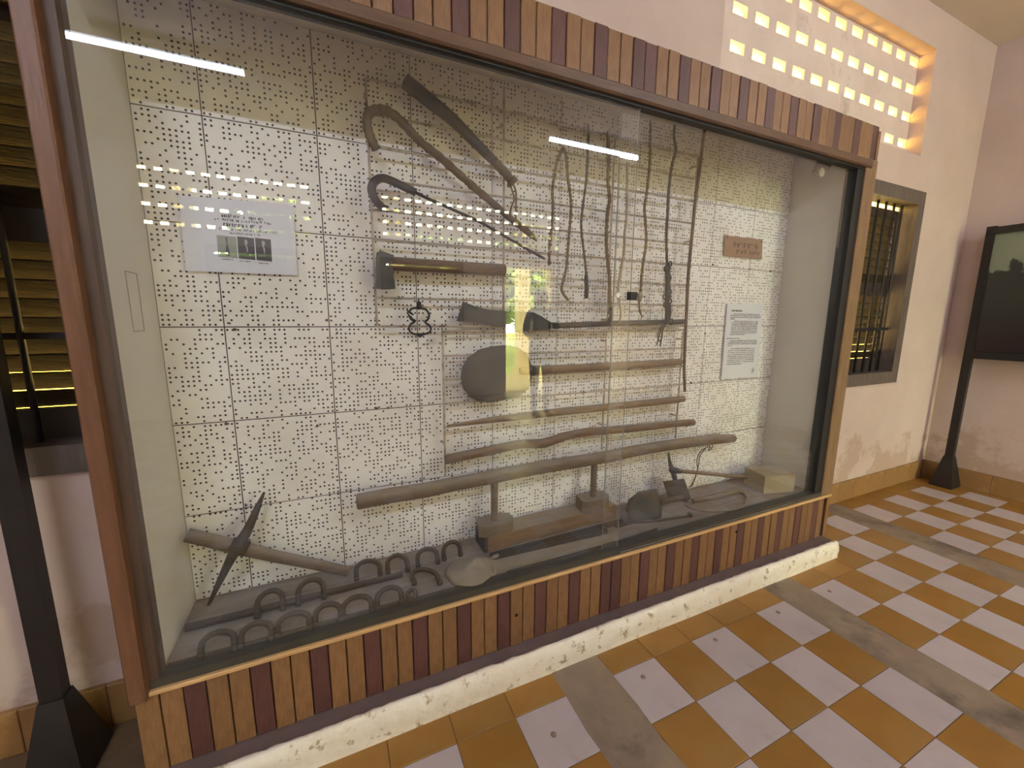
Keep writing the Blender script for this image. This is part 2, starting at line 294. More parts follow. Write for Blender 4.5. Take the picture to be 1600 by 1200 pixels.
class MB:
    def __init__(s): s.v = []; s.f = []; s.mi = []; s.cur = 0

    def add(s, vs, fs):
        o = len(s.v); s.v += [tuple(p) for p in vs]
        for f in fs: s.f.append([i + o for i in f]); s.mi.append(s.cur)
        return s

    def box(s, x0, x1, y0, y1, z0, z1):
        return s.add([(x0, y0, z0), (x1, y0, z0), (x1, y1, z0), (x0, y1, z0), (x0, y0, z1), (x1, y0, z1), (x1, y1, z1), (x0, y1, z1)],
                     [(3, 2, 1, 0), (4, 5, 6, 7), (0, 1, 5, 4), (1, 2, 6, 5), (2, 3, 7, 6), (3, 0, 4, 7)])

    def cham(s, x0, x1, y0, y1, z0, z1, c, axis='z+'):
        """box with chamfered edges around one face (axis z+ or y-)"""
        if axis == 'z+':
            vs = [(x0, y0, z0), (x1, y0, z0), (x1, y1, z0), (x0, y1, z0), (x0, y0, z1 - c), (x1, y0, z1 - c), (x1, y1, z1 - c), (x0, y1, z1 - c),
                  (x0 + c, y0 + c, z1), (x1 - c, y0 + c, z1), (x1 - c, y1 - c, z1), (x0 + c, y1 - c, z1)]
        else:
            vs = [(x0, y1, z0), (x0, y1, z1), (x1, y1, z1), (x1, y1, z0), (x0, y0 + c, z0), (x0, y0 + c, z1), (x1, y0 + c, z1), (x1, y0 + c, z0),
                  (x0 + c, y0, z0 + c), (x0 + c, y0, z1 - c), (x1 - c, y0, z1 - c), (x1 - c, y0, z0 + c)]
        fs = [(3, 2, 1, 0), (8, 9, 10, 11)]
        for i in range(4):
            j = (i + 1) % 4
            fs += [(i, j, j + 4, i + 4), (i + 4, j + 4, j + 8, i + 8)]
        return s.add(vs, fs)

    def tube(s, pts, rad, n=8, cap=True, closed=False, squash=1.0):
        pts = [Vector(p) for p in pts]; m = len(pts)
        if not isinstance(rad, (list, tuple)): rad = [rad] * m
        rad = [q * TS for q in rad]
        vs = []; prev = None
        for i, p in enumerate(pts):
            if closed: t = pts[(i + 1) % m] - pts[i - 1]
            else: t = pts[min(i + 1, m - 1)] - pts[max(i - 1, 0)]
            t.normalize()
            if prev is None:
                a = Vector((0, 1, 0)) if abs(t.y) < 0.9 else Vector((1, 0, 0))
                a = (a - t * a.dot(t)).normalized()
            else:
                a = (prev - t * prev.dot(t)).normalized()
            prev = a; b = t.cross(a)
            for k in range(n):
                q = 2 * math.pi * k / n
                vs.append(p + a * (math.cos(q) * rad[i] * squash) + b * (math.sin(q) * rad[i]))
        fs = []
        for i in range(m if closed else m - 1):
            j = (i + 1) % m
            for k in range(n):
                l = (k + 1) % n
                fs.append((i * n + k, i * n + l, j * n + l, j * n + k))
        if cap and not closed:
            fs.append(tuple(range(n - 1, -1, -1))); fs.append(tuple((m - 1) * n + k for k in range(n)))
        return s.add(vs, fs)

    def prism(s, poly, d, thick=None):
        """polygon (3-D points) extruded by vector d"""
        n = len(poly); d = Vector(d)
        vs = [Vector(p) for p in poly] + [Vector(p) + d for p in poly]
        fs = [tuple(range(n)), tuple(range(2 * n - 1, n - 1, -1))]
        for i in range(n):
            j = (i + 1) % n; fs.append((j, i, i + n, j + n))
        return s.add(vs, fs)

    def lathe(s, prof, c, n=24, axis='z'):
        vs = []; c = Vector(c)
        for r, h in prof:
            for k in range(n):
                q = 2 * math.pi * k / n
                if axis == 'z': vs.append(c + Vector((math.cos(q) * r, math.sin(q) * r, h)))
                elif axis == 'y': vs.append(c + Vector((math.cos(q) * r, h, math.sin(q) * r)))
                else: vs.append(c + Vector((h, math.cos(q) * r, math.sin(q) * r)))
        fs = []
        for i in range(len(prof) - 1):
            for k in range(n):
                l = (k + 1) % n
                fs.append((i * n + k, i * n + l, (i + 1) * n + l, (i + 1) * n + k))
        fs.append(tuple(range(n - 1, -1, -1))); fs.append(tuple((len(prof) - 1) * n + k for k in range(n)))
        return s.add(vs, fs)

    def mesh(s, name, mats, smooth=False):
        me = bpy.data.meshes.new(name); me.from_pydata(s.v, [], s.f)
        for m in (mats if isinstance(mats, (list, tuple)) else [mats]): me.materials.append(m)
        if any(s.mi):
            for p, i in zip(me.polygons, s.mi): p.material_index = i
        bm = bmesh.new(); bm.from_mesh(me); bmesh.ops.recalc_face_normals(bm, faces=bm.faces); bm.to_mesh(me); bm.free()
        if smooth:
            for p in me.polygons: p.use_smooth = len(p.vertices) <= 4
        return me

    def build(s, name, mats, parent=None, smooth=False, **k):
        return put(name, s.mesh(name, mats, smooth), parent, **k)


def put(name, me, parent=None, loc=None, **k):
    o = bpy.data.objects.new(name, me); COL.objects.link(o)
    if loc: o.location = loc
    if parent is not None: setp(o, parent)
    tag(o, **k)
    return o


def setp(o, parent):
    o.parent = parent
    o.matrix_parent_inverse = Matrix.Translation(-Vector(parent.location))


def tag(o, label=None, cat=None, group=None, kind=None):
    if label: o['label'] = label
    if cat: o['category'] = cat
    if group: o['group'] = group
    if kind: o['kind'] = kind
    return o


def thing(name, label, cat, loc, group=None, kind=None):
    o = bpy.data.objects.new(name, None); COL.objects.link(o); o.location = loc; o.empty_display_size = 0.05
    return tag(o, label, cat, group, kind)


def spline(pts, n=6):
    """Catmull-Rom through the points"""
    P = [Vector(p) for p in pts]; out = []
    P = [P[0] * 2 - P[1]] + P + [P[-1] * 2 - P[-2]]
    for i in range(1, len(P) - 2):
        for k in range(n):
            t = k / n; a, b, c, d = P[i - 1:i + 3]
            out.append(0.5 * ((2 * b) + (c - a) * t + (2 * a - 5 * b + 4 * c - d) * t * t + (3 * b - a - 3 * c + d) * t ** 3))
    out.append(P[-2]); return out


def lerps(vals, m):
    """m radii interpolated over the list"""
    out = []
    for i in range(m):
        t = i / max(1, m - 1) * (len(vals) - 1); k = min(int(t), len(vals) - 2); out.append(vals[k] + (vals[k + 1] - vals[k]) * (t - k))
    return out

# ================================================================ the room
YW = 0.345; XR = 3.49; XL = -4.3; YF = -5.26; ZC = 3.30
S = 0.2; FY = 0.3734          # floor tile size; tile row j starts at y = j*S - FY


def wall_with_openings(name, mats, x0, x1, y0, y1, z0, z1, ops, **k):
    """wall in the x-z plane, thickness y0..y1, minus rectangular openings (ax, bx, az, bz)"""
    m = MB(); xs = sorted({x0, x1, *[o[0] for o in ops], *[o[1] for o in ops]})
    for a, b in zip(xs, xs[1:]):
        cuts = sorted((o[2], o[3]) for o in ops if o[0] <= a + 1e-6 and o[1] >= b - 1e-6)
        z = z0
        for c, d in cuts:
            if c > z + 1e-6: m.box(a, b, y0, y1, z, c)
            z = max(z, d)
        if z < z1 - 1e-6: m.box(a, b, y0, y1, z, z1)
    return m.build(name, mats, **k)


def vent_panel(name, parent, x0, x1, z0, z1, y0, y1, cols, rows, w, h, mt):
    ops = [(c - w / 2, c + w / 2, r - h / 2, r + h / 2) for c in cols for r in rows]
    return wall_with_openings(name, mt, x0, x1, y0, y1, z0, z1, ops, parent=parent)


# back wall (behind the case) with two windows and a ventilation recess
WIN_L = (-2.74, -1.64, 0.86, 2.20); WIN_R = (1.68, 2.775, 0.86, 2.20); VENT = (0.70, 2.655, 2.425, 3.075)
wb = wall_with_openings('wall_back', M['damp'], XL - 0.2, XR + 0.2, YW, YW + 0.2, 0, ZC, [WIN_L, WIN_R, VENT], kind='structure')
tag(wb, 'pinkish plaster wall behind the display case, flaking above the skirting')
vp = vent_panel('vent_panel', wb, VENT[0], VENT[1], VENT[2], VENT[3], YW + 0.088, YW + 0.128,
                [0.912 + 0.1688 * k for k in range(11)], [2.528, 2.696, 2.868, 3.032], 0.104, 0.052, M['vent'])
wr = MB().box(XR, XR + 0.2, YF - 0.2, YW, 0, ZC).build('wall_right', M['damp'], kind='structure')
tag(wr, 'plain plaster wall behind the framed dark picture')
wl = MB().box(XL - 0.2, XL, YF - 0.2, YW, 0, ZC).build('wall_left', M['plaster'], kind='structure')
ce = MB().box(XL - 0.2, XR + 0.2, YF - 0.2, YW + 0.2, ZC, ZC + 0.15).build('ceiling', M['ceiling'], kind='structure')

# wall across the room, seen mirrored in the glass: door, window gaps, ventilation blocks
DOOR = (1.66, 2.64, 0.0, 2.235)
VA = (-3.2, -1.16, 2.38, 3.2); VB = (-0.36, 2.9, 2.46, 3.2)
WF1 = (-2.5, -1.35, 0.9, 2.24); WF2 = (-0.35, 0.95, 0.9, 2.22)
wf = wall_with_openings('wall_front', M['plaster'], XL - 0.2, XR + 0.2, YF - 0.2, YF, 0, ZC, [DOOR, VA, VB, WF1, WF2], kind='structure')
vent_panel('vent_panel', wf, VA[0], VA[1], VA[2], VA[3], YF - 0.14, YF - 0.08, [-3.06 + 0.16 * k for k in range(12)], [2.47, 2.685, 2.9, 3.105], 0.1, 0.05, M['vent'])
vent_panel('vent_panel', wf, VB[0], VB[1], VB[2], VB[3], YF - 0.14, YF - 0.08, [-0.22 + 0.1656 * k for k in range(19)], [2.58, 2.755, 2.93, 3.1], 0.1, 0.05, M['vent'])


def window(name, x0, x1, z0, z1, yi, out, label, slat=True, gap=0.024, dz=0.0246):
    """timber window in a wall face at y = yi; out = +1 when outdoors lies towards +y"""
    root = thing(name, label, None, ((x0 + x1) / 2, yi, z0), kind='structure')
    fw = 0.085; a, b = (yi - 0.018, yi + 0.09) if out > 0 else (yi - 0.09, yi + 0.018)
    fr = MB(); fr.box(x0, x0 + fw, a, b, z0, z1); fr.box(x1 - fw, x1, a, b, z0, z1)
    fr.box(x0 + fw, x1 - fw, a, b, z0, z0 + fw); fr.box(x0 + fw, x1 - fw, a, b, z1 - fw, z1)
    st = 0.022
    fr.build('window_frame', M['win_frame'], root)
    ix0, ix1, iz0, iz1 = x0 + fw, x1 - fw, z0 + fw, z1 - fw
    n = 9
    yb = yi + out * 0.05
    for k in range(n):
        x = ix0 + (k + 0.5) * (ix1 - ix0) / n
        MB().tube([(x, yb, iz0 - 0.01), (x, yb, iz1 + 0.01)], 0.0085, 8).build('window_bar', M['bar_iron'], root, True)
    MB().box(ix0 - 0.01, ix1 + 0.01, yb - 0.006, yb + 0.006, iz0 + 0.30, iz0 + 0.318).build('cross_bar', M['bar_iron'], root)
    xm = (ix0 + ix1) / 2; ys = yi + out * 0.112; top = iz1 - gap
    for l0, l1 in ((ix0 - 0.03, xm - 0.001), (xm + 0.001, ix1 + 0.03)):
        lf = MB(); sw = 0.05
        lf.box(l0, l0 + sw, ys - 0.02, ys + 0.02, iz0 - 0.02, top); lf.box(l1 - sw, l1, ys - 0.02, ys + 0.02, iz0 - 0.02, top)
        zm = iz0 + 0.52 * (top - iz0)
        for c, d in ((iz0 - 0.02, iz0 + 0.09), (zm - 0.045, zm + 0.045), (top - 0.055, top)):
            lf.box(l0 + sw, l1 - sw, ys - 0.02, ys + 0.02, c, d)
        leaf = lf.build('shutter', M['shutter_d'], root)
        if not slat:
            MB().box(l0 + sw, l1 - sw, ys - 0.008, ys + 0.008, iz0 + 0.09, top - 0.055).build('shutter_panel', M['shutter'], leaf)
            continue
        me = None
        for c, d in ((iz0 + 0.09, zm - 0.045), (zm + 0.045, top - 0.055)):
            cnt = max(2, round((d - c) / 0.053)); p = (d - c) / cnt
            for k in range(cnt):
                z = c + (k + 0.5) * p
                if me is None or abs(me[1] - (l1 - l0)) > 1e-4:
                    mb = MB(); hw = (l1 - l0) / 2 - sw
                    dy = 0.021
                    mb.add([(-hw, -dy, dz), (hw, -dy, dz), (hw, dy, -dz), (-hw, dy, -dz),
                            (-hw, -dy + .004, dz + .005), (hw, -dy + .004, dz + .005), (hw, dy + .004, -dz + .005), (-hw, dy + .004, -dz + .005)],
                           [(0, 1, 2, 3), (7, 6, 5, 4), (0, 4, 5, 1), (1, 5, 6, 2), (2, 6, 7, 3), (3, 7, 4, 0)])
                    me = (mb.mesh('louvre_slat', M['shutter']), l1 - l0)
                o = put('louvre_slat', me[0], loc=((l0 + l1) / 2, ys, z)); setp(o, leaf)
    return root


window('window_1', *WIN_L, YW, 1, 'barred louvred window beside the reddish brown case post', gap=-0.02, dz=0.0258)
window('window_2', *WIN_R, YW, 1, 'barred louvred window with grey frame near the room corner')
window('window_3', *WF1, YF, -1, 'shuttered window opposite the case, mirrored in the glass', slat=False)
window('window_4', *WF2, YF, -1, 'wide shuttered window opposite the case, mirrored in the glass', slat=False)

# open door leaf folded back against the wall opposite
dl = thing('door_1', 'cream door leaf folded back beside the bright doorway', None, (2.97, YF + 0.03, 0), kind='structure')
MB().box(2.68, 3.28, YF + 0.012, YF + 0.05, 0.01, 2.12).build('door_leaf', M['pillar'], dl)
for zz in (0.15, 0.8, 1.45):
    MB().cham(2.76, 3.20, YF + 0.046, YF + 0.058, zz, zz + 0.52, 0.006).build('door_panel', M['pillar'], dl)
df = MB(); df.box(DOOR[0], DOOR[0] + 0.05, YF - 0.2, YF + 0.012, 0, DOOR[3]); df.box(DOOR[1] - 0.05, DOOR[1], YF - 0.2, YF + 0.012, 0, DOOR[3]); df.box(DOOR[0] + 0.05, DOOR[1] - 0.05, YF - 0.2, YF + 0.012, DOOR[3] - 0.05, DOOR[3])
df.build('door_frame', M['pillar'], dl)

# ---------------------------------------------------------------- floor
fl = MB().box(XL - 0.2, XR + 0.2, YF - 0.2, YW + 0.2, -0.1, -0.0025).build('floor', M['grout'], kind='structure')
tag(fl, 'checkered floor of ochre and white tiles with cement strips')
BANDS = (-8, -2, 4, 10)
i0, i1 = math.floor(XL / S) - 0, math.ceil(XR / S); j0, j1 = math.floor((YF + FY) / S), math.ceil((YW + FY) / S)


def in_view(x, y):
    d = Vector((x, y, 0)) - Vector((-1.08396, -1.20498, 1.309)); w = d.dot(W_)
    if w < 0.05: return False
    px = 800 + 626.11 * d.dot(R_) / w; py = 600 - 626.11 * d.dot(U_) / w
    return -60 < px < 1660 and -60 < py < 1300 and not (y > -0.07 and -1.62 < x < 1.40)


tile_me = {}
far = {'o': MB(), 'w': MB()}
for i in range(i0, i1):
    for j in range(j0, j1):
        if i in BANDS: continue
        x0, x1 = max(i * S, XL), min((i + 1) * S, XR); y0, y1 = max(j * S - FY, YF), min((j + 1) * S - FY, YW)
        if x1 - x0 < 0.01 or y1 - y0 < 0.01: continue
        col = 'w' if (i + j) % 2 else 'o'
        if j >= 3 or i >= 17: col = 'o'
        if j == 1 and i < 7:
            col = 'o'; y1 = min(y1, -0.07)
        if j > 1 and i < 6: continue
        if j == 1 and y1 - y0 < 0.01: continue
        g = 0.0012
        if in_view((x0 + x1) / 2, (y0 + y1) / 2):
            key = (col, round(x1 - x0, 3), round(y1 - y0, 3))
            if key not in tile_me:
                hx, hy = (x1 - x0) / 2 - g, (y1 - y0) / 2 - g
                tile_me[key] = MB().cham(-hx, hx, -hy, hy, -0.012, 0, 0.0012).mesh('floor_tile', M['tile_' + col])
            put('floor_tile', tile_me[key], fl, loc=((x0 + x1) / 2, (y0 + y1) / 2, random.uniform(-0.0006, 0.0004)))
        else:
            far[col].cham(x0 + g, x1 - g, y0 + g, y1 - g, -0.012, 0, 0.0012)
for c in 'ow': far[c].build('floor_tile_field', M['tile_' + c], fl, kind='stuff')
for i in BANDS:
    m = MB(); nn = 44; x0, x1 = i * S - 0.008, (i + 1) * S + 0.006
    ye = YW if i > 7 else -0.07
    rows = []
    for k in range(nn + 1):
        y = YF + (ye - YF) * k / nn
        e0, e1 = random.uniform(-0.008, 0.006), random.uniform(-0.006, 0.008)
        rows.append([(x0 + e0, y, -0.004), (x0 + e0 + 0.01, y, 0.0015), (x0 + 0.1, y, 0.0025 + random.uniform(-.001, .001)), (x1 + e1 - 0.01, y, 0.0015), (x1 + e1, y, -0.004)])
    vs = [p for r in rows for p in r]; fs = [(k * 5 + q, k * 5 + q + 1, k * 5 + q + 6, k * 5 + q + 5) for k in range(nn) for q in range(4)]
    m.add(vs, fs); m.build('cement_strip', M['cement'], fl, True)
for q in [(0.696, -0.214, 0), (-0.102, -0.226, 0), (-0.511, -0.273, 0), (0.297, -0.211, 0), (1.073, -0.223, 0)]:
    MB().lathe([(0.010, -0.002), (0.0085, 0.002), (0.005, 0.004), (0.002, 0.0045)], q, 12).build('anchor_stub', M['cement'], fl, True)

# skirting tiles
sk = MB().box(1.42, XR, YW - 0.004, YW + 0.05, 0.0, 0.146).build('baseboard_back', M['grout'], kind='structure')
skm = MB().cham(-0.0988, 0.0988, -0.012, 0.006, 0.001, 0.148, 0.002, 'y-').mesh('skirting_tile', M['skirt'])
x = 1.52
while x < XR - 0.05:
    put('skirting_tile', skm, sk, loc=(x, YW - 0.004, 0)); x += 0.2
skl = MB().box(-2.9, -1.60, YW - 0.004, YW + 0.05, 0.0, 0.146).build('baseboard_left', M['grout'], kind='structure')
x = -1.705
while x > -2.85:
    put('skirting_tile', skm, skl, loc=(x, YW - 0.004, 0)); x -= 0.2
skr = MB().box(XR - 0.004, XR + 0.05, -2.2, YW, 0.0, 0.146).build('baseboard_right', M['grout'], kind='structure')
skm2 = MB().box(-0.012, 0.006, -0.0988, 0.0988, 0.001, 0.148).mesh('skirting_tile', M['skirt'])
y = YW - 0.1
while y > -2.1:
    put('skirting_tile', skm2, skr, loc=(XR - 0.004, y, 0)); y -= 0.2

# ---------------------------------------------------------------- outdoors beyond the door
yd = MB().box(-14, 16, YF - 30, YF - 2.4, -0.35, -0.06).build('lawn', M['lawn'], kind='structure')
ver = MB().box(-8, 9, YF - 2.4, YF - 0.2, -0.35, -0.004).build('veranda_floor', M['veranda'], kind='structure')
MB().box(-8, 9, YF - 1.1, YF - 0.2, 3.62, 3.8).build('veranda_roof', M['roof'], kind='structure')
for x in (-3.2, 0.2, 3.05, 6.6):
    p = thing('veranda_pillar', 'square cream pillar on the veranda outside the doorway', 'pillar', (x, YF - 2.15, 0), 'veranda pillars')
    MB().box(x - 0.13, x + 0.13, YF - 2.28, YF - 2.02, -0.01, 3.63).build('shaft', M['pillar'], p)
    MB().box(x - 0.17, x + 0.17, YF - 2.32, YF - 1.98, -0.01, 0.16).build('plinth', M['pillar'], p)
MB().box(-14, 16, 6.2, 12, -0.3, 11).build('neighbouring_wall', M['yellow_wall'], kind='structure')
MB().box(-14, 16, YW + 0.2, 6.2, -0.35, -0.1).build('yard_ground', M['veranda'], kind='structure')


def tree(name, label, x, y, h, r, n, mt, seed):
    rg = random.Random(seed); t = thing(name, label, 'tree', (x, y, -0.07), 'garden trees outside the doorway')
    MB().tube([(x, y, -0.1), (x + 0.05, y, h * 0.35), (x - 0.03, y, h * 0.62)], [0.14, 0.11, 0.05], 8).build('trunk', M['bark'], t, True)
    m = MB()
    for _ in range(n):
        a = rg.uniform(0, 6.283); u = rg.uniform(-0.8, 1); q = math.sqrt(1 - min(1, u * u)) if abs(u) < 1 else 0; k = rg.uniform(0.5, 1)
        c = Vector((x + r * k * q * math.cos(a), y + r * k * q * math.sin(a), h * 0.66 + r * 0.9 * k * u))
        d = Vector((rg.uniform(-1, 1), rg.uniform(-1, 1), rg.uniform(-.6, .6))).normalized(); e = d.cross(Vector((rg.uniform(-1, 1), rg.uniform(-1, 1), 1))).normalized()
        l, w = rg.uniform(.2, .36), rg.uniform(.08, .14)
        m.add([c - d * l, c + e * w, c + d * l, c - e * w], [(0, 1, 2, 3)])
    f = m.build('foliage', mt, t); f['kind'] = 'stuff'
    return t


tree('garden_tree', 'leafy tree on the lawn straight outside the doorway', 2.2, YF - 6.8, 4.2, 1.5, 1500, M['leaf'], 1)
tree('garden_tree', 'broad tree far across the lawn outside', 8.6, YF - 12.5, 5.5, 2.6, 1700, M['palm'], 2)
tree('garden_tree', 'rounded tree behind the palm outside the doorway', 5.6, YF - 6.9, 3.4, 1.6, 1600, M['leaf'], 6)
tree('garden_tree', 'tree outside the shuttered windows', -1.9, YF - 7.5, 4.6, 1.9, 1400, M['leaf'], 3)
pr = random.Random(5)
pt = thing('palm_tree', 'palm with drooping fronds just outside the doorway', 'tree', (4.6, YF - 4.3, -0.07))
MB().tube([(4.6, YF - 4.3, -0.1), (4.62, YF - 4.3, 1.3), (4.6, YF - 4.3, 1.9)], [0.12, 0.09, 0.08], 8).build('trunk', M['bark'], pt, True)
for k in range(14):
    a = k / 14 * 6.283 + pr.uniform(-.2, .2); L_ = pr.uniform(1.2, 1.7); m = MB(); pts = []
    for q in range(9):
        t = q / 8; pts.append(Vector((4.6 + math.cos(a) * L_ * t, YF - 4.3 + math.sin(a) * L_ * t, 1.85 + 0.9 * t - 1.5 * t * t)))
    for q in range(1, 9):
        d = (pts[q] - pts[q - 1]).normalized(); s_ = d.cross(Vector((0, 0, 1))).normalized()
        for sg in (-1, 1):
            w = 0.34 * math.sin(math.pi * (0.15 + 0.8 * q / 9))
            for z_ in (0, .5):
                b = pts[q - 1].lerp(pts[q], z_); m.add([b, b + d * 0.05, b + s_ * sg * w + d * 0.12 - Vector((0, 0, .1))], [(0, 1, 2)])
    m.tube(pts, [0.015] * 8 + [0.004], 5)
    m.build('frond', M['palm'], pt)

# ---------------------------------------------------------------- ceiling lamps (mirrored in the glass)
for x0 in (-2.79, 1.13):
    lp = thing('fluorescent_lamp', 'fluorescent tube lamp mirrored in the glass above the picture notice' if x0 < 0 else 'fluorescent tube lamp mirrored in the glass by the pane overlap', 'ceiling lamp', (x0 + 0.61, -2.80, ZC), 'fluorescent ceiling lamps')
    MB().box(x0 - 0.02, x0 + 1.24, -2.828, -2.772, 3.214, ZC - 0.03).build('lamp_batten', M['white_enamel'], lp)
    for xx in (x0 + 0.25, x0 + 0.97):
        MB().box(xx - 0.01, xx + 0.01, -2.81, -2.79, ZC - 0.031, ZC).build('bracket', M['white_enamel'], lp)
    for xx in (x0 - 0.004, x0 + 1.224):
        MB().box(xx - 0.012, xx + 0.012, -2.82, -2.78, 3.168, 3.22).build('tube_holder', M['white_enamel'], lp)
    MB().tube([(x0 + 0.008, -2.80, 3.192), (x0 + 1.212, -2.80, 3.192)], 0.0185, 12).build('lamp_tube_offscreen', M['tube'], lp, True)

# ================================================================ the display case
CX0, CX1 = -1.604, 1.43        # outer sides
IX0, IX1 = -1.552, 1.312       # inner side boards
ZF, ZT, YB = 0.37, 2.195, 0.333
case = thing('display_case', 'long glass fronted display case clad in brown and maroon slats', 'display case', (-0.09, 0.17, 0.0))
# plinth core and ledge
MB().box(CX0 + 0.01, CX1 - 0.012, 0.012, YW - 0.001, 0.0, 0.348).build('plinth_core', M['mortar'], case)
MB().box(CX0 + 0.01, CX1 - 0.012, 0.012, YW - 0.001, 2.198, 2.238).build('head_core', M['mortar'], case)
MB().box(CX0 + 0.01, CX1 - 0.012, 0.010, 0.04, 2.09, 2.20).build('head_backing', M['mortar'], case)
led = MB(); n = 40
for k in range(n):
    a, b = CX0 - 0.05 + (1.405 - CX0 + 0.05) * k / n, CX0 - 0.05 + (1.405 - CX0 + 0.05) * (k + 1) / n
    led.box(a, b, -0.0475, 0.013, 0.0, 0.099)
led.build('plinth_ledge', M['ledge'], case)
# slats: light, light, dark with the odd slip in the rhythm
SL = 0.0506; SLU = 0.0523
g = 0.0016
slat_me = {}


def slat(kind, z0, z1, x, tw):
    key = (kind, z0)
    if key not in slat_me:
        hw = (tw or SL) / 2 - g
        slat_me[key] = [MB().cham(-hw, hw, 0.0 + d, 0.016, z0, z1, 0.0022, 'y-').mesh('cladding_slat', M['slat_l' if kind == 'l' else 'slat_d']) for d in (0.0, 0.0015, 0.003)]
    o = put('cladding_slat', random.choice(slat_me[key]), case, loc=(x, 0, random.uniform(-0.0015, 0.0015)))


def col_low(x):
    k = int(math.floor((x - (-1.301)) / SL + 0.01)); # index 0 starts at x=-1.301 (dark)
    if k <= 22: return 'd' if k % 3 == 2 else 'l'
    return {23: 'd', 24: 'd', 25: 'l', 26: 'l'}.get(k) or ('d' if (k - 27) % 3 == 0 else 'l')


def col_up(x):
    k = int(math.floor((x - (-0.886)) / SLU + 0.01))
    if k < 16: return 'd' if k % 3 == 0 else 'l'
    return 'd' if k == 16 or (k > 16 and (k - 19) % 3 == 0) else 'l'


x = -1.301 - SL * 6 + SL / 2
while x < CX1 - 0.01:
    xx = x
    if xx + SL / 2 > CX1: break
    slat(col_low(xx), 0.100, 0.3375, xx, 0); x += SL
x = -0.886 - SLU * 13 + SLU / 2
while x + SLU / 2 < CX1 + 0.006:
    slat(col_up(x), 2.086, 2.243, x, SLU); x += SLU
# right-hand return edge of the cladding
MB().cham(CX1 - 0.028, CX1, 0.0, YW - 0.002, 0.100, 0.332, 0.002).build('cladding_slat', M['slat_l'], case)
MB().cham(CX1 - 0.026, CX1 - 0.004, 0.0, YW - 0.002, 2.09, 2.225, 0.002).build('cladding_slat', M['slat_l'], case)
# timber trim
MB().cham(CX0 + 0.01, CX1 - 0.004, -0.010, 0.02, 0.338, 0.3515, 0.003, 'y-').build('nosing_strip', M['wood_strip'], case)
MB().cham(CX0 + 0.01, CX1 - 0.055, -0.012, 0.03, 2.047, 2.0855, 0.006, 'y-').build('head_moulding', M['wood_mold'], case)
MB().cham(CX0, -1.568, -0.028, YW - 0.002, 0.34, 2.243, 0.004, 'y-').build('corner_post', M['wood_frame'], case, label='reddish brown corner post')
MB().box(-1.568, -1.5475, 0.002, 0.05, 0.352, 2.047).build('inner_post', M['wood_inner'], case)
MB().cham(1.338, CX1, -0.004, YW - 0.002, 0.3515, 2.09, 0.004, 'y-').build('corner_post', M['wood_post'], case)
MB().box(1.288, 1.338, 0.008, 0.06, 0.352, 2.047).build('side_track', M['black_track'], case)
MB().box(-1.568, 1.338, 0.001, 0.045, 0.3515, 0.377).build('lower_track', M['dark_track'], case)
MB().box(-0.046, 1.338, -0.001, 0.003, 0.3590, 0.3615).build('track_rail', M['rail_metal'], case)
MB().box(-1.568, 1.338, 0.004, 0.036, 2.039, 2.048).build('upper_track', M['black_track'], case)
# inner boards
MB().box(IX0 - 0.012, IX0, 0.03, YB + 0.01, 0.349, ZT).build('side_board', M['panel_white'], case)
MB().box(IX1, IX1 + 0.02, 0.03, YB + 0.01, 0.349, ZT).build('side_board', M['panel_white'], case)
MB().box(IX0 - 0.01, IX1 + 0.02, 0.03, YB + 0.01, ZT, ZT + 0.012).build('top_board', M['panel_white'], case)
for k, (a, b) in enumerate(((0.046, 0.135), (0.137, 0.236), (0.238, 0.331))):
    MB().cham(IX0, IX1, a, b, 0.349, ZF - 0.0005 * k, 0.002).build('floor_board', M['case_floor'], case)
pl = MB(); x0, x1, z0, z1 = -1.0, 0, 0, 0
# faint rectangular patch outline on the left side board
a0, a1, z0, z1 = 0.155, 0.225, 1.27, 1.425
m = MB()
m.box(IX0, IX0 + 0.0015, a0, a1, z0, z0 + 0.003); m.box(IX0, IX0 + 0.0015, a0, a1, z1 - 0.003, z1)
m.box(IX0, IX0 + 0.0015, a0, a0 + 0.003, z0 + 0.003, z1 - 0.003); m.box(IX0, IX0 + 0.0015, a1 - 0.003, a1, z0 + 0.003, z1 - 0.003)
m.build('patch_outline', M['pencil'], case)
# perforated boards on the back: joints every 0.303 m
MB().box(IX0, IX1, YB + 0.004, YB + 0.011, ZF, ZT).build('back_backing', M['mortar'], case)
xj = [IX0] + [-1.390 + 0.303 * k for k in range(9)] + [IX1]
zj = [ZF, 0.669, 0.974, 1.279, 1.585, 1.890, ZT]
pm = {}
for a, b in zip(xj, xj[1:]):
    for c, d in zip(zj, zj[1:]):
        key = (round(b - a, 3), round(d - c, 3))
        if key not in pm:
            gg = 0.0015
            # local origin at the tile's lower right joint so that the perforation keeps its grid
            pm[key] = MB().cham(-(b - a) + gg, -gg, 0, 0.0045, gg, d - c - gg, 0.0012, 'y-').mesh('perforated_tile', M['perf'])
        put('perforated_tile', pm[key], case, loc=(b, YB + random.uniform(0, 0.001), c))
